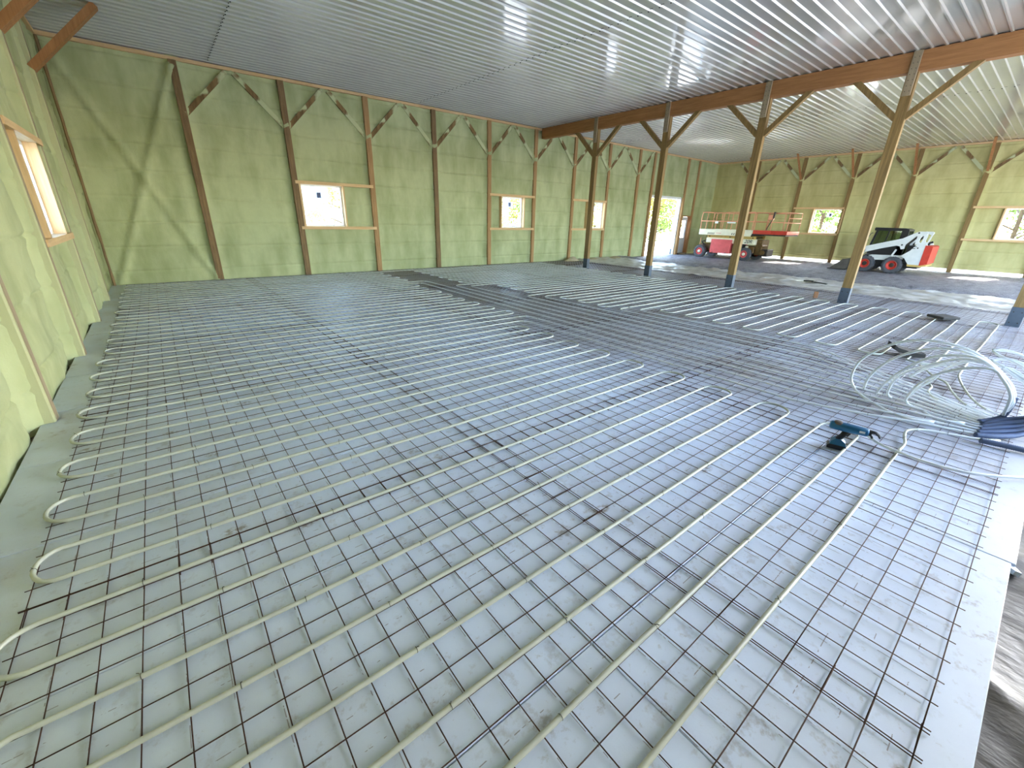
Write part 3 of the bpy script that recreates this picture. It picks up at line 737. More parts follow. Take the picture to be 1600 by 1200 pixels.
# left field, near circuit: out of the sleeves, round the tool, back along the first strip lead
lead = smooth_path([(5.80, -0.16, PZ+0.01), (5.66, -0.03, PZ+0.015), (5.48, 0.31, PZ+0.02), (5.33, 0.42, PZ+0.02), (5.16, 0.415, PZ+0.012), (5.00, 0.38, PZ), (4.75, 0.385, PZ)], 0.05)
s1 = serp(0, 19, -0.93, 4.93, -1)
circuit(lead + s1 + turn_in(4.9, rowy(19), 0, 1) + strip(0, rowy(19)-0.36), 'cream heating pipe looping back and forth across the left field nearest the viewer')
s2 = serp(20, 37, -0.93, 5.52, -1)
circuit(list(reversed(strip(1, rowy(20)-0.36))) + list(reversed(turn_in(5.3, rowy(20), 1, 1))) + s2 + turn_in(5.6, rowy(37), 2, 1) + strip(2, rowy(37)-0.36),
        'cream heating pipe looping across the middle of the left field towards the back wall')
s3 = serp(38, 47, -0.93, 5.75, -1); s6 = serp(34, 47, 6.95, 13.55, 1)
circuit(list(reversed(strip(3, rowy(38)-0.36))) + list(reversed(turn_in(5.7, rowy(38), 3, 1))) + s3 + [Vector((6.3, rowy(47)+0.02, PZ))] + list(reversed(s6)) + turn_in(6.95, rowy(34), 4, -1) + strip(4, rowy(34)-0.36),
        'cream heating pipe looping in front of the back wall across both fields')
s5 = serp(26, 33, 7.52, 13.55, 1)
circuit(list(reversed(strip(6, rowy(26)-0.36))) + list(reversed(turn_in(7.6, rowy(26), 6, -1))) + s5 + turn_in(7.5, rowy(33), 5, -1) + strip(5, rowy(33)-0.36),
        'cream heating pipe looping beside the second column from the back wall')
s4 = serp(18, 25, 7.72, 13.55, 1)
circuit(list(reversed(strip(8, rowy(18)-0.36))) + list(reversed(turn_in(8.2, rowy(18), 8, -1))) + s4 + turn_in(7.7, rowy(25), 7, -1) + strip(7, rowy(25)-0.36),
        'cream heating pipe looping beside the third column from the back wall')
s7 = serp(0, 17, 8.42, 13.55, 1)
leadB = smooth_path([(6.61, -0.16, PZ+0.02), (6.71, 0.0, PZ+0.02), (7.04, 0.15, PZ+0.02), (7.63, 0.30, PZ+0.015), (8.08, 0.375, PZ+0.005), (8.35, 0.385, PZ)], 0.06)
circuit(leadB + s7 + turn_in(8.45, rowy(17), 9, -1) + strip(9, rowy(17)-0.36), 'cream heating pipe looping across the right field between coiled pipes and columns')
f1 = smooth_path([(7.60, 0.80, PZ), (7.45, 0.61, PZ), (7.18, 0.52, PZ+0.01), (6.89, 0.51, PZ+0.02), (6.61, 0.38, PZ+0.02), (6.45, 0.11, PZ+0.02), (6.44, -0.08, PZ+0.02)], 0.05)
circuit(f1, 'short crooked cream pipe running into the sleeves, left of two alike', ties=False, group='short leads into the sleeves')
f2 = smooth_path([(8.3, 0.80, PZ), (7.8, 0.58, PZ), (7.57, 0.44, PZ+0.01), (7.14, 0.33, PZ+0.02), (6.76, 0.19, PZ+0.02), (6.54, -0.01, PZ+0.02), (6.53, -0.11, PZ+0.02)], 0.05)
circuit(f2, 'short curved cream pipe running into the sleeves, right of two alike', ties=False, group='short leads into the sleeves')
dtail = smooth_path([(4.97, 0.72, 0.04), (4.75, 0.52, 0.05), (4.67, 0.39, 0.062), (4.66, 0.22, 0.055), (4.72, 0.01, 0.045), (4.84, -0.16, 0.04), (5.06, -0.36, 0.035), (5.4, -0.62, 0.0), (5.9, -0.85, -0.02)], 0.04)
circuit(dtail, 'loose white pipe curving from the blue tool over the near foam edge', mat='pipe_w', ties=False, group='loose pipe ends')

# hoops of spare pipe rising out of the sleeves
def hoop(ctrl, label):
    q = smooth_path([(x, y, max(z, 0.035)) for x, y, z in ctrl], 0.04)
    o = MB().tube(q, 0.0148, 8).build('pipe_hoop', M['pipe_w'], base=(ctrl[0][0], ctrl[0][1], 0), smooth=True)
    return tag(o, label, 'pipe', 'spare pipe hoops over the sleeves')
def hp(X, yz, pre=(), post=()): return list(pre) + [(X, y, z) for y, z in yz] + list(post)
B0 = [(6.38, -0.125, 0.14)]
hoop(hp(6.35, [(-0.14, 0.31), (-0.06, 0.47), (0.17, 0.66), (0.40, 0.74), (0.67, 0.74), (0.93, 0.62), (1.13, 0.39), (1.17, 0.18), (1.13, 0.06)], B0, [(6.10, 0.98, 0.04), (5.80, 0.70, 0.04), (5.70, 0.50, 0.045), (5.78, 0.30, 0.05)]), 'outermost and tallest white pipe hoop over the grey sleeves')
hoop(hp(6.30, [(-0.13, 0.33), (0.06, 0.58), (0.21, 0.67), (0.39, 0.71), (0.55, 0.68), (0.71, 0.60), (0.87, 0.46), (0.99, 0.24), (1.01, 0.06)], B0), 'second white pipe hoop inside the tallest one')
hoop(hp(6.25, [(-0.12, 0.36), (-0.01, 0.53), (0.21, 0.67), (0.41, 0.65), (0.56, 0.58), (0.70, 0.43), (0.82, 0.23), (0.88, 0.05)], B0), 'third white pipe hoop counted from the outermost, open-ended at the floor')
hoop(hp(6.27, [(-0.11, 0.37), (0.07, 0.60), (0.28, 0.64), (0.39, 0.60), (0.54, 0.50), (0.69, 0.38), (0.77, 0.24), (0.78, 0.08), (0.73, 0.04)], B0), 'fourth white pipe hoop counted from the outermost')
hoop(hp(6.15, [(-0.10, 0.40), (0.01, 0.55), (0.08, 0.61), (0.21, 0.59), (0.32, 0.54), (0.46, 0.43), (0.55, 0.30), (0.59, 0.17), (0.60, 0.09), (0.54, 0.045), (0.47, 0.04)], [(6.34, -0.12, 0.14)], [(5.95, 0.30, 0.04), (6.05, 0.10, 0.04)]), 'innermost white pipe hoop curling back under itself')
hoop(hp(6.42, [(-0.11, 0.34), (0.04, 0.55), (0.20, 0.61), (0.29, 0.58), (0.40, 0.48), (0.49, 0.30), (0.57, 0.18), (0.62, 0.04)], B0), 'steep inner white pipe hoop ending behind the innermost one')
hoop(hp(6.60, [(-0.11, 0.29), (0.02, 0.49), (0.21, 0.58), (0.30, 0.54), (0.55, 0.41), (0.69, 0.25)], [(6.45, -0.13, 0.14)]), 'white pipe with its cut end hanging free inside the hoops')
hoop([(6.40, -0.36, 0.30), (6.42, -0.30, 0.46), (6.55, -0.10, 0.60), (6.68, 0.10, 0.66), (6.70, 0.15, 0.70), (6.75, 0.01, 0.70), (6.75, -0.10, 0.66), (6.74, -0.2, 0.60), (6.7, -0.35, 0.45), (6.6, -0.45, 0.2), (6.5, -0.5, 0.04)], 'white pipe arc swinging right of the hoops, topmost of three')
hoop([(6.38, -0.36, 0.30), (6.40, -0.28, 0.44), (6.50, 0.02, 0.58), (6.58, 0.12, 0.61), (6.62, 0.03, 0.64), (6.62, -0.10, 0.62), (6.6, -0.25, 0.52), (6.5, -0.42, 0.3), (6.4, -0.5, 0.04)], 'white pipe arc swinging right of the hoops, middle of three')
hoop([(6.36, -0.36, 0.28), (6.40, -0.22, 0.44), (6.48, 0.02, 0.57), (6.50, -0.04, 0.57), (6.50, -0.13, 0.52), (6.5, -0.26, 0.38), (6.45, -0.40, 0.2), (6.4, -0.5, 0.04)], 'white pipe arc swinging right of the hoops, lowest of three')
# corrugated sleeves
def sleeve(ctrl, label):
    q = smooth_path(ctrl, 0.0075); rs = [0.0275 if (i//1) % 2 else 0.0225 for i in range(len(q))]
    o = MB().tube(q, 0.02, 10, rs=rs).build('pipe_sleeve', M['sleeve'], base=(ctrl[0][0], ctrl[0][1], 0), smooth=True)
    return tag(o, label, 'pipe sleeve', 'corrugated pipe sleeves')
SLN = ['nearest the viewer', 'second from the viewer', 'third from the viewer', 'fourth from the viewer', 'fifth from the viewer']
for i in range(5):
    u = i*0.105
    sleeve([(5.78+u, 0.0-0.004*i, 0.040), (5.90+u, -0.13, 0.045+0.012*i), (6.05+u*0.8, -0.25, 0.06+0.02*i), (6.22+u*0.45, -0.35, 0.12+0.02*i), (6.33+u*0.2, -0.37, 0.22+0.02*i), (6.38+0.02*i, -0.34, 0.34+0.02*i)],
           'blue-grey corrugated pipe sleeve bending up off the mesh, %s' % SLN[i])
sleeve([(6.20, 0.015, 0.05), (6.31, -0.05, 0.06), (6.37, -0.115, 0.11), (6.372, -0.135, 0.2), (6.36, -0.14, 0.34)], 'blue-grey corrugated sleeve standing upright under the tallest hoop')
sleeve([(5.64, -0.045, 0.045), (5.70, -0.20, 0.04), (5.76, -0.38, 0.03), (5.85, -0.62, 0.0), (6.0, -0.9, -0.02)], 'blue-grey corrugated sleeve lying straight along the floor to the picture edge')

# ------------------------------------------------------------------ blue tying tool
root = empty('tying_tool', (4.42, 0.75, 0.012), 'blue and black cordless tying tool standing on its battery on the mesh', 'power tool')
root.rotation_euler = (0, 0, math.atan2(-0.95, 0.30))
def tool(name, mb, mat, parent=root, smooth=False): return link(name, mb.mesh(name, M[mat], smooth), parent)
m = MB(); m.prism([(-0.075, 0.0), (0.065, 0.0), (0.070, 0.018), (0.060, 0.040), (-0.065, 0.040), (-0.078, 0.022)], lambda u, v, a: (u, a, v), -0.038, 0.038)
bat = tool('battery', m, 'black')
m = MB(); m.prism([(-0.062, 0.040), (0.058, 0.040), (0.050, 0.070), (0.012, 0.098), (-0.030, 0.098), (-0.058, 0.072)], lambda u, v, a: (u, a, v), -0.036, 0.036); tool('battery_mount', m, 'teal')
m = MB(); m.tube([(-0.010, 0, 0.09), (0.012, 0, 0.13), (0.036, 0, 0.185)], 0.024, 10, rs=[0.026, 0.023, 0.026]); tool('handle', m, 'black', smooth=True)
m = MB(); m.prism([(0.03, 0.135), (0.05, 0.128), (0.066, 0.165), (0.05, 0.175)], lambda u, v, a: (u, a, v), -0.008, 0.008); tool('trigger', m, 'black')
m = MB(); m.tube([(-0.098, 0, 0.215), (-0.085, 0, 0.214), (0.02, 0, 0.211), (0.10, 0, 0.209), (0.165, 0, 0.208), (0.178, 0, 0.208)], 0.04, 14, rs=[0.030, 0.038, 0.041, 0.039, 0.037, 0.028])
bod = tool('body', m, 'teal', smooth=True)
m = MB(); m.tube([(0.176, 0, 0.21), (0.196, 0, 0.21)], 0.027, 12); m.tube([(0.19, 0, 0.222), (0.225, 0, 0.220), (0.248, 0, 0.205), (0.262, 0, 0.178)], 0.012, 8, rs=[0.015, 0.013, 0.011, 0.006]); m.tube([(0.19, 0, 0.195), (0.205, 0, 0.18), (0.212, 0, 0.165)], 0.009, 8); tool('jaw', m, 'black')
m = MB(); m.lathe((-0.045, 0, 0.235), (0, 0, 1), [(0, 0.026), (0.022, 0.024), (0.034, 0.014), (0.036, 0.0)], 16); tool('wire_spool', m, 'earth', bod, True)
m = MB(); m.box(0.11, 0.15, -0.041, -0.036, 0.205, 0.222); tool('badge', m, 'vinyl', bod)

# ------------------------------------------------------------------ loose things on the floor
def slab(name, loc, rot, L, W, T, mat, label, cat):
    m = MB(); m.bbox(-L/2, L/2, -W/2, W/2, 0, T, 0.012); me = m.mesh(name, M[mat]); o = link(name, me, None, loc, rot); return tag(o, label, cat)
slab('kneeling_pad', (13.22, 1.22, 0.045), (0.03, -0.03, math.radians(62)), 0.34, 0.48, 0.06, 'pad', 'flat black kneeling pad lying on the pipes near the columns', 'kneeling pad')
m = MB(); n_ = 10
top = [(-0.20+0.04*i, 0.03*math.sin(i*0.5)*(1-i/12)+0.09*math.exp(-i*0.7)) for i in range(n_+1)]
m.prism([(x, z+0.06) for x, z in top] + [(x, z) for x, z in reversed(top)], lambda u, v, a: (u, a, v), -0.15, 0.15)
tag(link('kneeling_pad', m.mesh('kneeling_pad', M['pad']), None, (8.86, 1.08, 0.035), (0, 0, math.radians(-62))), 'curled black kneeling pad behind the white pipe hoops', 'kneeling pad')
m = MB(); m.bar((17.62, 4.72, 0.03), (17.72, 5.20, 0.05), 0.07, 0.03); m.bar((17.72, 5.12, 0.07), (17.82, 5.45, 0.05), 0.16, 0.05)
tag(m.build('floor_scraper', M['black'], base=(17.7, 5.1, 0.03)), 'black long-handled scraper lying flat on the pale plastic sheet', 'tool')
m = MB(); m.bbox(-0.045, 0.045, -0.05, 0.05, 0, 0.17, 0.008)  # plain block standing in for a small brown blurred spot
tag(link('wood_block', m.mesh('wood_block', M['wood_block']), None, (14.0, 3.93, 0.012), (0, 0, 0.4)), 'small upright orange-brown wood block behind the pipes by the fourth column', 'wood block')
for k, (x, y, r_, h_) in enumerate(((15.75, 14.95, 0.55, 0.22), (17.3, 14.95, 0.75, 0.12), (18.8, 14.75, 0.9, 0.16))):
    m = MB(); prof = [(0.001, h_), (r_*0.2, h_*0.9), (r_*0.5, h_*0.5), (r_*0.8, h_*0.15), (r_, -0.02)]
    m.lathe((0, 0, 0), (0, 0, 1), prof, 22)
    m.v = [(a*(1+0.18*noise.noise((a*3, b*3, k))), b*(0.55+0.1*noise.noise((a*2, b*2, k+5))), c+0.03*noise.noise((a*5, b*5, k))) for a, b, c in m.v]
    tag(link('sand_pile', m.mesh('sand_pile', M['sand'], True), None, (x, y, -0.01)), ['small peaked sand pile at the foot of the back wall left of the far column', 'low spread sand pile under the third back window', 'low sand heap on the plastic near the roll-up door'][k], 'sand pile', 'sand piles along the back wall')

# ------------------------------------------------------------------ wheels
def wheel(parent, c, r_, wd, side, rim_mat, lugs, base):
    """axle along X, side = -1 faces the viewer"""
    c = Vector(c); m = MB()
    p = [(r_*0.56, -wd*0.42), (r_*0.75, -wd*0.5), (r_*0.92, -wd*0.47), (r_, -wd*0.36), (r_, wd*0.36), (r_*0.92, wd*0.47), (r_*0.75, wd*0.5), (r_*0.56, wd*0.42), (r_*0.56, -wd*0.42)]
    m.lathe(c, (1, 0, 0), p, 28)
    for k in range(lugs):
        a = 2*math.pi*k/lugs
        for s_ in (-1, 1):
            a2 = a + (math.pi/lugs if s_ > 0 else 0)
            d0 = Vector((0, math.cos(a2), math.sin(a2))); d1 = Vector((0, math.cos(a2+0.10), math.sin(a2+0.10)))
            m.bar(c + d0*(r_-0.004) + Vector((s_*wd*0.46, 0, 0)), c + d1*(r_-0.004) + Vector((s_*wd*0.04, 0, 0)), r_*0.11, 0.04, d0)
    t = m.build('wheel', M['rubber'], parent, base=base)
    m = MB(); f = side
    m.lathe(c, (1, 0, 0), [(r_*0.58, f*wd*0.40), (r_*0.52, f*wd*0.44), (r_*0.47, f*wd*0.30), (r_*0.34, f*wd*0.18), (r_*0.20, f*wd*0.20), (0.002, f*wd*0.22)], 24)
    rm = m.build('rim', M[rim_mat], t, base=base, smooth=False)
    if rim_mat == 'red': MB().lathe(c, (side, 0, 0), [(r_*0.27, wd*0.17), (r_*0.25, wd*0.26), (r_*0.1, wd*0.30), (0.002, wd*0.30)], 16).build('hub', M['dark_steel'], t, base=base)
    return t

# ------------------------------------------------------------------ scissor lift
B = (26.0, 12.3, 0.0)
L = empty('scissor_lift', B, 'faded cream, yellow and red scissor lift parked by the far right corner', 'lift')
def lp(name, mb, mat, parent=None, smooth=False): return mb.build(name, M[mat], parent or L, base=B, smooth=smooth)
X0, X1 = 25.10, 26.85
for y in (13.57, 10.98):
    for xx, sd_ in ((X0+0.14, -1), (X1-0.10, 1)):
        wheel(L, (xx, y, 0.33), 0.345, 0.27, sd_, 'faded_red', 16, B)
for y in (13.57, 10.98):
    lp('hub_cap', MB().lathe((X0+0.03, y, 0.33), (-1, 0, 0), [(0.085, -0.02), (0.08, 0.03), (0.05, 0.045), (0.001, 0.05)], 14), 'cream')
    lp('axle', MB().cyl((X0+0.1, y, 0.33), (X1-0.1, y, 0.33), 0.07, 10), 'dark_steel')
ch = MB(); ch.bbox(X0+0.35, X1-0.3, 10.62, 13.80, 0.38, 0.74, 0.02); lp('chassis', ch, 'greasy')
ch = MB(); ch.bbox(X0+0.16, X1-0.15, 10.58, 13.32, 0.84, 1.11, 0.015); upp = lp('upper_chassis', ch, 'cream')
rb = MB(); rb.bbox(X0+0.0, X0+0.62, 11.79, 12.93, 0.29, 1.04, 0.015); box_ = lp('engine_cover', rb, 'faded_red')
hn = MB(); hn.bbox(X0-0.012, X0+0.004, 12.25, 12.48, 0.92, 0.95, 0.003); lp('latch', hn, 'faded_red', box_)
for yy in (12.0, 12.75): lp('hinge', MB().box(X0-0.006, X0, yy-0.05, yy+0.05, 0.305, 0.33), 'dark_steel', box_)
rb = MB(); rb.bbox(X1-0.62, X1, 11.6, 12.93, 0.29, 1.04, 0.015); lp('engine_cover', rb, 'faded_red')
rb = MB(); rb.bbox(X0+0.12, X0+0.5, 11.15, 11.70, 0.40, 0.82, 0.02); lp('battery_tray', rb, 'dark_steel')
lp('outrigger_arm', MB().bar((X0+0.30, 10.98, 0.75), (X0+0.22, 11.02, 0.40), 0.12, 0.12, (0, 1, 0)), 'cream')
# folded scissor stack
for k in range(4):
    for xx in (X0+0.30, X1-0.30):
        z = 1.13+0.028*k
        y0, y1 = (13.34, 10.62) if k % 2 else (10.62, 13.34)
        lp('scissor_arm', MB().bar((xx + (0.05 if k % 2 else 0), y0, z), (xx + (0.05 if k % 2 else 0), y1, z+0.02), 0.05, 0.075, (0, 0, 1)), 'yellow')
for yy in (13.2, 12.0, 10.75): lp('pivot_pin', MB().cyl((X0+0.24, yy, 1.18), (X1-0.24, yy, 1.18), 0.03, 10), 'dark_steel')
# right end: hydraulics below the extension deck
for k, (yy, zz, rr, ln) in enumerate(((10.42, 0.55, 0.10, 0.5), (10.30, 0.78, 0.07, 0.6), (10.42, 0.95, 0.06, 0.7), (10.20, 0.45, 0.12, 0.5))):
    lp('hydraulic_valve', MB().cyl((X0+0.4, yy, zz), (X0+0.4+ln, yy, zz), rr, 12), 'greasy')
hm = MB(); hm.bbox(X0+0.45, X1-0.45, 10.28, 10.60, 0.30, 1.10, 0.02); lp('power_unit', hm, 'greasy')
hm = MB(); hm.bbox(X0+0.5, X1-0.5, 9.95, 10.30, 0.25, 0.62, 0.03); lp('drive_motor', hm, 'dark_steel')
for k in range(3):
    lp('hose', MB().tube(smooth_path([(X0+0.25, 13.35, 0.98-0.06*k), (X0+0.18, 13.50+0.04*k, 0.90), (X0+0.2, 13.46, 0.76-0.03*k), (X0+0.3, 13.30, 0.70)], 0.05), 0.014, 6), 'black', smooth=True)
lp('lever', MB().tube([(X0+0.2, 13.68, 0.72), (X0+0.2, 13.68, 1.10)], 0.018, 8), 'rail')
# platform
pl = MB(); pl.bbox(X0, X1, 10.78, 13.74, 1.26, 1.31, 0.006); deck = lp('platform_deck', pl, 'dark_steel')
tb = MB(); tb.bbox(X0-0.012, X0+0.012, 10.78, 13.74, 1.26, 1.57, 0.005); skirt = lp('toe_board', tb, 'cream')
tb = MB(); tb.bbox(X1-0.012, X1+0.012, 10.78, 13.74, 1.26, 1.57, 0.005); lp('toe_board', tb, 'cream')
tb = MB(); tb.bbox(X0, X1, 13.73, 13.755, 1.26, 1.57, 0.005); lp('toe_board', tb, 'cream')
# dark slanted lettering strokes on the side board (too small to read in the photo)
for k in range(5): lp('lettering', MB().bar((X0-0.016, 13.20-0.085*k, 1.30), (X0-0.016, 13.17-0.085*k, 1.39), 0.006, 0.030, (0, 1, 0)), 'ink', skirt)
for k in range(2): lp('lettering', MB().bar((X0-0.016, 11.82-0.11*k, 1.31), (X0-0.016, 11.79-0.11*k, 1.40), 0.006, 0.034, (0, 1, 0)), 'ink', skirt)
lp('stripe', MB().box(X0-0.015, X0-0.011, 12.42, 12.72, 1.36, 1.38), 'faded_red', skirt)
# number on the upper chassis, right end
tc = bpy.data.curves.new('chassis_number', 'FONT'); tc.body = '20R'; tc.size = 0.26; tc.extrude = 0.003; tc.shear = 0.35; tc.align_x = 'CENTER'; tc.materials.append(M['ink'])
to = bpy.data.objects.new('number_source', tc); COL.objects.link(to); bpy.context.view_layer.update()
tme = bpy.data.meshes.new_from_object(to.evaluated_get(bpy.context.evaluated_depsgraph_get())); bpy.data.objects.remove(to, do_unlink=True)
tme.name = 'chassis_number'; to = link('chassis_number', tme, upp)
to.location = (X0+0.152-B[0], 10.93-B[1], 0.905-B[2]); to.rotation_euler = (math.pi/2, 0, -math.pi/2)
ex = MB(); ex.bbox(X0+0.06, X1-0.06, 9.10, 10.78, 1.33, 1.40, 0.006); lp('extension_deck', ex, 'dark_steel')
ex = MB(); ex.bbox(X0+0.04, X0+0.065, 9.86, 10.74, 1.40, 1.59, 0.005); lp('extension_board', ex, 'red')
ex = MB(); ex.bbox(X0+0.06, X0+0.085, 9.08, 9.86, 1.40, 1.57, 0.005); lp('extension_board', ex, 'red')
ex = MB(); ex.bbox(X1-0.085, X1-0.06, 9.08, 10.74, 1.40, 1.57, 0.005); lp('extension_board', ex, 'red')
ex = MB(); ex.bbox(X0+0.06, X1-0.06, 9.07, 9.095, 1.40, 1.57, 0.005); lp('extension_board', ex, 'red')
def rail(p, q, nm='guard_rail', r_=0.021): lp(nm, MB().tube([p, q], r_, 8), 'rail', smooth=True)
for xx in (X0+0.02, X1-0.02):
    lp('guard_rail', MB().tube(smooth_path([(xx, 13.72, 1.57), (xx, 13.72, 2.34), (xx, 13.62, 2.46), (xx, 13.4, 2.47), (xx, 12.6, 2.43), (xx, 12.2, 2.46), (xx, 10.80, 2.48)], 0.15), 0.022, 8), 'rail', smooth=True)
    rail((xx, 13.72, 2.0), (xx, 10.80, 2.01))
    for yy in (13.41, 13.03, 12.45, 11.95, 11.45, 10.80): rail((xx, yy, 1.57), (xx, yy-0.02, 2.46), 'rail_post', 0.019)
    x2 = xx + (0.05 if xx < 26 else -0.05)
    rail((x2, 10.78, 2.46), (x2, 9.86, 2.44)); rail((x2, 9.86, 2.44), (x2, 9.12, 2.46)); rail((x2, 10.78, 2.02), (x2, 9.12, 1.98))
    for yy in (10.72, 9.90, 9.12): rail((x2, yy, 1.57), (x2, yy, 2.46), 'rail_post', 0.019)
for yy in (13.72, 10.80): rail((X0+0.02, yy, 2.46), (X1-0.02, yy, 2.46)); rail((X0+0.02, yy, 2.0), (X1-0.02, yy, 2.0))
rail((X0+0.07, 9.12, 2.46), (X1-0.07, 9.12, 2.46)); rail((X0+0.07, 9.12, 2.2), (X1-0.07, 9.12, 2.2)); rail((X0+0.07, 9.12, 1.98), (X1-0.07, 9.12, 1.98))
cb = MB(); cb.bbox(X0+0.02, X0+0.24, 9.88, 10.12, 2.10, 2.36, 0.02); cbx = lp('control_box', cb, 'rail')
cb = MB(); cb.tube([(X0+0.05, 9.84, 2.50), (X0+0.05, 9.86, 2.20)], 0.045, 8); cb.tube([(X0+0.05, 9.86, 2.2), (X0+0.05, 10.05, 1.75), (X0+0.05, 10.10, 1.6)], 0.02, 8); lp('control_cable', cb, 'dark_steel', cbx)
cb = MB(); cb.bbox(X0+0.0, X0+0.03, 12.72, 12.90, 1.88, 2.0, 0.005); lp('notice_plate', cb, 'vinyl')
cb = MB(); cb.bbox(X0+0.0, X0+0.03, 11.75, 12.2, 1.90, 1.98, 0.005); lp('notice_plate', cb, 'vinyl')

# ------------------------------------------------------------------ skid steer
B2 = (25.75, 4.9, 0.0)
K = empty('skid_steer', B2, 'white and red skid steer loader with dark cab and lowered bucket', 'loader')
def sp_(name, mb, mat, parent=None, smooth=False): return mb.build(name, M[mat], parent or K, base=B2, smooth=smooth)
KX0, KX1 = 25.0, 26.55
yz = lambda y, z, a: (a, y, z)
for y in (4.55, 5.52):
    for xx, sd_ in ((KX0+0.13, -1), (KX1-0.13, 1)): wheel(K, (xx, y, 0.345), 0.345, 0.27, sd_, 'red', 18, B2)
for xx0, xx1 in ((KX0+0.28, KX1-0.28),):
    m = MB(); m.prism([(5.62, 0.22), (5.72, 0.48), (5.62, 0.72), (4.25, 0.74), (3.75, 0.46), (3.72, 0.25)], yz, xx0, xx1); sp_('chassis', m, 'black')
for xx in (KX0+0.20, KX1-0.26):
    m = MB(); m.prism([(5.42, 0.52), (5.46, 0.70), (5.38, 0.73), (4.30, 0.76), (4.20, 0.66), (4.35, 0.54)], yz, xx, xx+0.06); sp_('side_rail', m, 'white')
# rear body with tower and red tail door
for xx in (KX0+0.06, KX1-0.16):
    m = MB(); m.prism([(4.36, 0.74), (4.10, 0.98), (3.96, 1.22), (3.90, 1.32), (3.64, 1.28), (3.60, 1.20), (3.62, 0.42), (4.02, 0.42), (4.12, 0.55), (4.20, 0.66)], yz, xx, xx+0.10); bp = sp_('body_side', m, 'white')
    if xx < 26:
        for (yy, zz) in ((3.98, 1.15), (4.01, 1.08)): sp_('vent_slot', MB().box(xx-0.004, xx+0.004, yy-0.06, yy+0.05, zz-0.012, zz+0.012), 'ink', bp)
        sp_('pivot_bolt', MB().cyl((xx-0.02, 3.88, 1.10), (xx+0.01, 3.88, 1.10), 0.028, 10), 'dark_steel', bp)
    m = MB(); m.prism([(4.06, 1.70), (4.00, 1.76), (3.78, 1.76), (3.72, 1.72), (3.74, 1.62), (3.80, 1.62), (3.90, 1.66), (3.92, 1.35), (3.80, 1.24), (4.02, 1.24), (4.02, 1.55)], yz, xx-0.01, xx+0.11); sp_('tower', m, 'white')
    sp_('rear_link', MB().bar((xx+0.05, 3.76, 1.70), (xx+0.05, 3.82, 1.30), 0.05, 0.05, (0, 1, 0)), 'white')
m = MB(); m.bbox(KX0+0.14, KX1-0.14, 3.66, 4.25, 0.45, 1.18, 0.02); sp_('engine_bay', m, 'black')
m = MB(); m.prism([(3.66, 0.40), (3.58, 0.42), (3.42, 0.48), (3.42, 1.18), (3.50, 1.22), (3.66, 1.22)], yz, KX0+0.05, KX1-0.05); sp_('tail_door', m, 'red')
m = MB(); m.prism([(4.06, 0.44), (4.04, 0.34), (3.60, 0.34), (3.44, 0.38), (3.44, 0.44)], yz, KX0+0.10, KX1-0.10); sp_('rear_bumper', m, 'yellow')
m = MB(); m.tube([(KX0+0.3, 3.62, 1.22), (KX0+0.3, 3.60, 1.32), (KX0+0.3, 3.50, 1.36)], 0.045, 10); sp_('exhaust', m, 'black')
# lift arms
for xx in (KX0+0.04, KX1-0.16):
    m = MB(); m.prism([(3.98, 1.76), (4.08, 1.72), (4.47, 1.46), (5.68, 1.08), (5.80, 0.95), (5.78, 0.84), (5.66, 0.82), (5.10, 1.02), (4.60, 1.16), (4.48, 1.14), (4.42, 1.02), (4.32, 1.04), (4.30, 1.24), (4.06, 1.56), (3.96, 1.62)], yz, xx, xx+0.12); am = sp_('lift_arm', m, 'white')
    for yy, zz in ((4.0, 1.70), (4.42, 1.20)): sp_('pivot_pin', MB().cyl((xx-0.02, yy, zz), (xx+0.14, yy, zz), 0.032, 10), 'dark_steel', am)
    sp_('lift_cylinder', MB().tube([(xx+0.06, 3.98, 1.60), (xx+0.06, 4.18, 1.32), (xx+0.06, 4.40, 1.05)], 0.04, 10), 'dark_steel')
    m = MB(); m.prism([(5.60, 0.94), (5.78, 0.94), (5.98, 0.55), (6.08, 0.18), (5.90, 0.14), (5.74, 0.55)], yz, xx, xx+0.12); sp_('lower_arm', m, 'white')
    sp_('arm_link', MB().bar((xx+0.06, 4.57, 1.0), (xx+0.06, 4.66, 0.72), 0.05, 0.06, (0, 1, 0)), 'white')
    sp_('tilt_cylinder', MB().cyl((xx+0.06, 5.55, 0.72), (xx+0.06, 5.96, 0.42), 0.035, 10), 'dark_steel')
# cab
CX0, CX1 = KX0+0.30, KX1-0.30
m = MB(); m.prism([(5.58, 1.84), (5.55, 1.88), (4.50, 1.87), (4.38, 1.82), (4.37, 1.76), (5.56, 1.75)], yz, CX0-0.03, CX1+0.03); sp_('cab_roof', m, 'black')
for xx in (CX0, CX1-0.06):
    m = MB()
    m.prism([(5.50, 1.78), (5.42, 1.78), (5.52, 1.15), (5.60, 1.15)], yz, xx, xx+0.06)
    m.prism([(4.62, 1.78), (4.38, 1.78), (4.36, 0.78), (4.62, 0.78)], yz, xx, xx+0.06)
    m.prism([(5.60, 1.18), (4.40, 1.18), (4.40, 0.74), (5.60, 0.74)], yz, xx, xx+0.06)
    m.prism([(5.06, 1.78), (5.02, 1.78), (5.08, 1.16), (5.12, 1.16)], yz, xx, xx+0.06)
    cf = sp_('cab_side_frame', m, 'black')
    m = MB(); m.prism([(5.42, 1.76), (4.62, 1.76), (4.62, 1.18), (5.52, 1.18)], yz, xx+0.025, xx+0.031); sp_('side_glass', m, 'cab_glass', cf)
m = MB(); m.prism([(4.40, 1.76), (4.37, 1.76), (4.37, 0.78), (4.40, 0.78)], yz, CX0+0.06, CX1-0.06); sp_('cab_back', m, 'cab_glass')
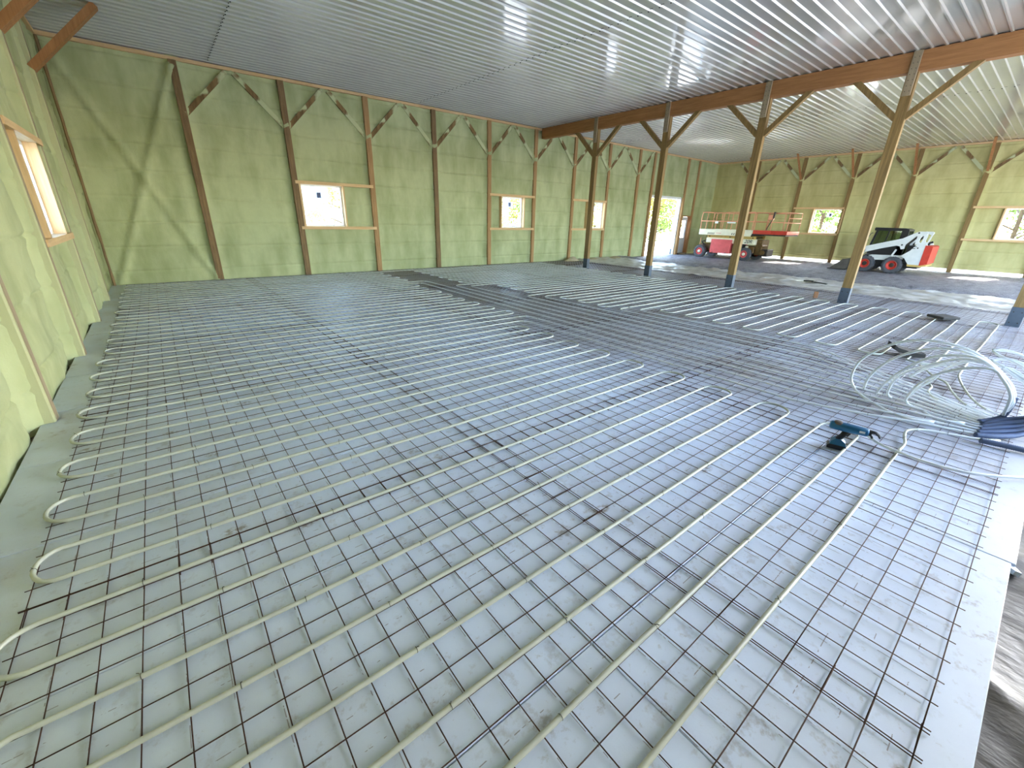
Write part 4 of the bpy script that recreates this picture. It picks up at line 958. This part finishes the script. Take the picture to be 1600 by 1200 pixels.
m = MB(); m.prism([(5.46, 1.76), (5.44, 1.76), (5.55, 0.80), (5.57, 0.80)], yz, CX0+0.06, CX1-0.06); sp_('front_glass', m, 'cab_glass')
m = MB(); m.bbox(CX0+0.2, CX1-0.2, 4.62, 5.0, 0.80, 0.98, 0.03); m.bbox(CX0+0.2, CX1-0.2, 4.55, 4.68, 0.95, 1.50, 0.03); sp_('seat', m, 'black')
sp_('grab_handle', MB().tube([(CX0-0.02, 5.60, 1.66), (CX0-0.05, 5.66, 1.60), (CX0-0.05, 5.74, 1.38), (CX0-0.02, 5.68, 1.32)], 0.014, 8), 'black')
# bucket
m = MB(); o_ = [(6.05, 0.46), (6.12, 0.50), (6.35, 0.46), (6.78, 0.03), (6.76, 0.0), (6.16, 0.0), (6.08, 0.08)]
for xx in (KX0-0.05, KX1+0.03): m.prism(o_, yz, xx, xx+0.02)
m.prism([(6.05, 0.46), (6.08, 0.08), (6.16, 0.0), (6.80, 0.0), (6.80, 0.018), (6.17, 0.02), (6.10, 0.09), (6.07, 0.48)], yz, KX0-0.05, KX1+0.05)
m.prism([(6.05, 0.46), (6.38, 0.46), (6.38, 0.44), (6.05, 0.44)], yz, KX0-0.05, KX1+0.05)
bk = sp_('bucket', m, 'bucket')
sp_('cutting_edge', MB().box(KX0-0.05, KX1+0.05, 6.74, 6.86, -0.005, 0.02), 'dark_steel', bk)

# ------------------------------------------------------------------ trees outside
def tree_mesh(seed, h, rad, nleaf, z0):
    rnd = random.Random(seed); m = MB()
    trunk = [(0, 0, -0.2), (0.05, 0.02, h*0.3), (0.0, 0.1, h*0.62), (0.1, 0.0, h*0.9)]
    m.tube(smooth_path(trunk, 0.4), 0.1, 8, rs=None)
    tips = []
    for k in range(11):
        a = rnd.uniform(0, 6.28); zz = rnd.uniform(h*0.18, h*0.75); L_ = rad*rnd.uniform(0.55, 0.95)
        p0 = Vector((0.03, 0.05, zz)); p2 = p0 + Vector((math.cos(a)*L_, math.sin(a)*L_, rnd.uniform(0.2, 1.2))); p1 = (p0+p2)/2 + Vector((0, 0, 0.15))
        m.tube([p0, p1, p2], 0.03, 5, rs=[0.05, 0.032, 0.012]); tips.append(p2)
    tm = m.mesh('trunk', M['bark'])
    f = MB(); cl_ = []
    for k in range(26):
        a = rnd.uniform(0, 6.28); zz = rnd.uniform(z0, h); rr = rad*math.sqrt(max(0.08, 1-((zz-h*0.5)/(h*0.58))**2))*rnd.uniform(0.35, 1)
        cl_.append((Vector((math.cos(a)*rr, math.sin(a)*rr, zz)), rnd.uniform(0.5, 1.0)))
    for t_ in tips: cl_.append((t_, 0.7))
    for k in range(nleaf):
        c, r_ = rnd.choice(cl_); d_ = Vector((rnd.gauss(0, 1), rnd.gauss(0, 1), rnd.gauss(0, 0.8))).normalized()*r_*rnd.random()**0.4; p = c+d_
        u = Vector((rnd.gauss(0, 1), rnd.gauss(0, 1), rnd.gauss(0, 1))).normalized(); v_ = u.orthogonal().normalized(); s_ = rnd.uniform(0.07, 0.13)
        f.v += [tuple(p-u*s_), tuple(p+v_*s_*0.6), tuple(p+u*s_), tuple(p-v_*s_*0.6)]; n0 = len(f.v)-4; f.f.append((n0, n0+1, n0+2, n0+3))
    def fm_(mat):
        me = bpy.data.meshes.new('foliage'); me.from_pydata(f.v, [], f.f); me.materials.append(M[mat]); return me
    return tm, fm_('leaf_g'), fm_('leaf_y')
TR = [tree_mesh(3, 6.5, 2.6, 5200, 0.8), tree_mesh(8, 8.0, 3.0, 5600, 1.4), tree_mesh(21, 5.0, 2.4, 4200, 0.3)]
spots = [(8.9, 25.5, 0, 'y', 'yellow-leaved tree outside, seen through the first back window'), (19.6, 27.5, 1, 'g', 'green tree outside, in the left half of the second back window'), (22.6, 26.5, 2, 'y', 'yellow-green tree outside, in the right half of the second back window'),
         (28.2, 24.8, 0, 'y', 'yellow tree outside, seen through the third back window'), (33.0, 23.5, 1, 'y', 'tall yellow-green tree outside the roll-up door, on its left side'), (36.6, 24.5, 2, 'g', 'green tree outside the roll-up door, on its right side'), (39.6, 27.5, 1, 'y', 'yellow tree far outside the roll-up door'),
         (37.5, 11.4, 2, 'g', 'green tree outside, seen through the right wall window by the lift'), (39.5, 14.2, 0, 'y', 'yellow-green tree outside, left of the lift window view'), (37.8, 2.0, 0, 'g', 'green tree outside, seen through the last right wall window'), (39.5, -1.2, 2, 'y', 'yellow-green bush outside, at the right picture edge window')]
for x, y, k, c, lb in spots:
    r = empty('leafy_tree', (x, y, -0.14), lb, 'tree', 'trees around the yard'); r.rotation_euler = (0, 0, (x*7+y*3) % 6.28)
    link('trunk', TR[k][0], r); link('foliage', TR[k][1 if c == 'g' else 2], r)
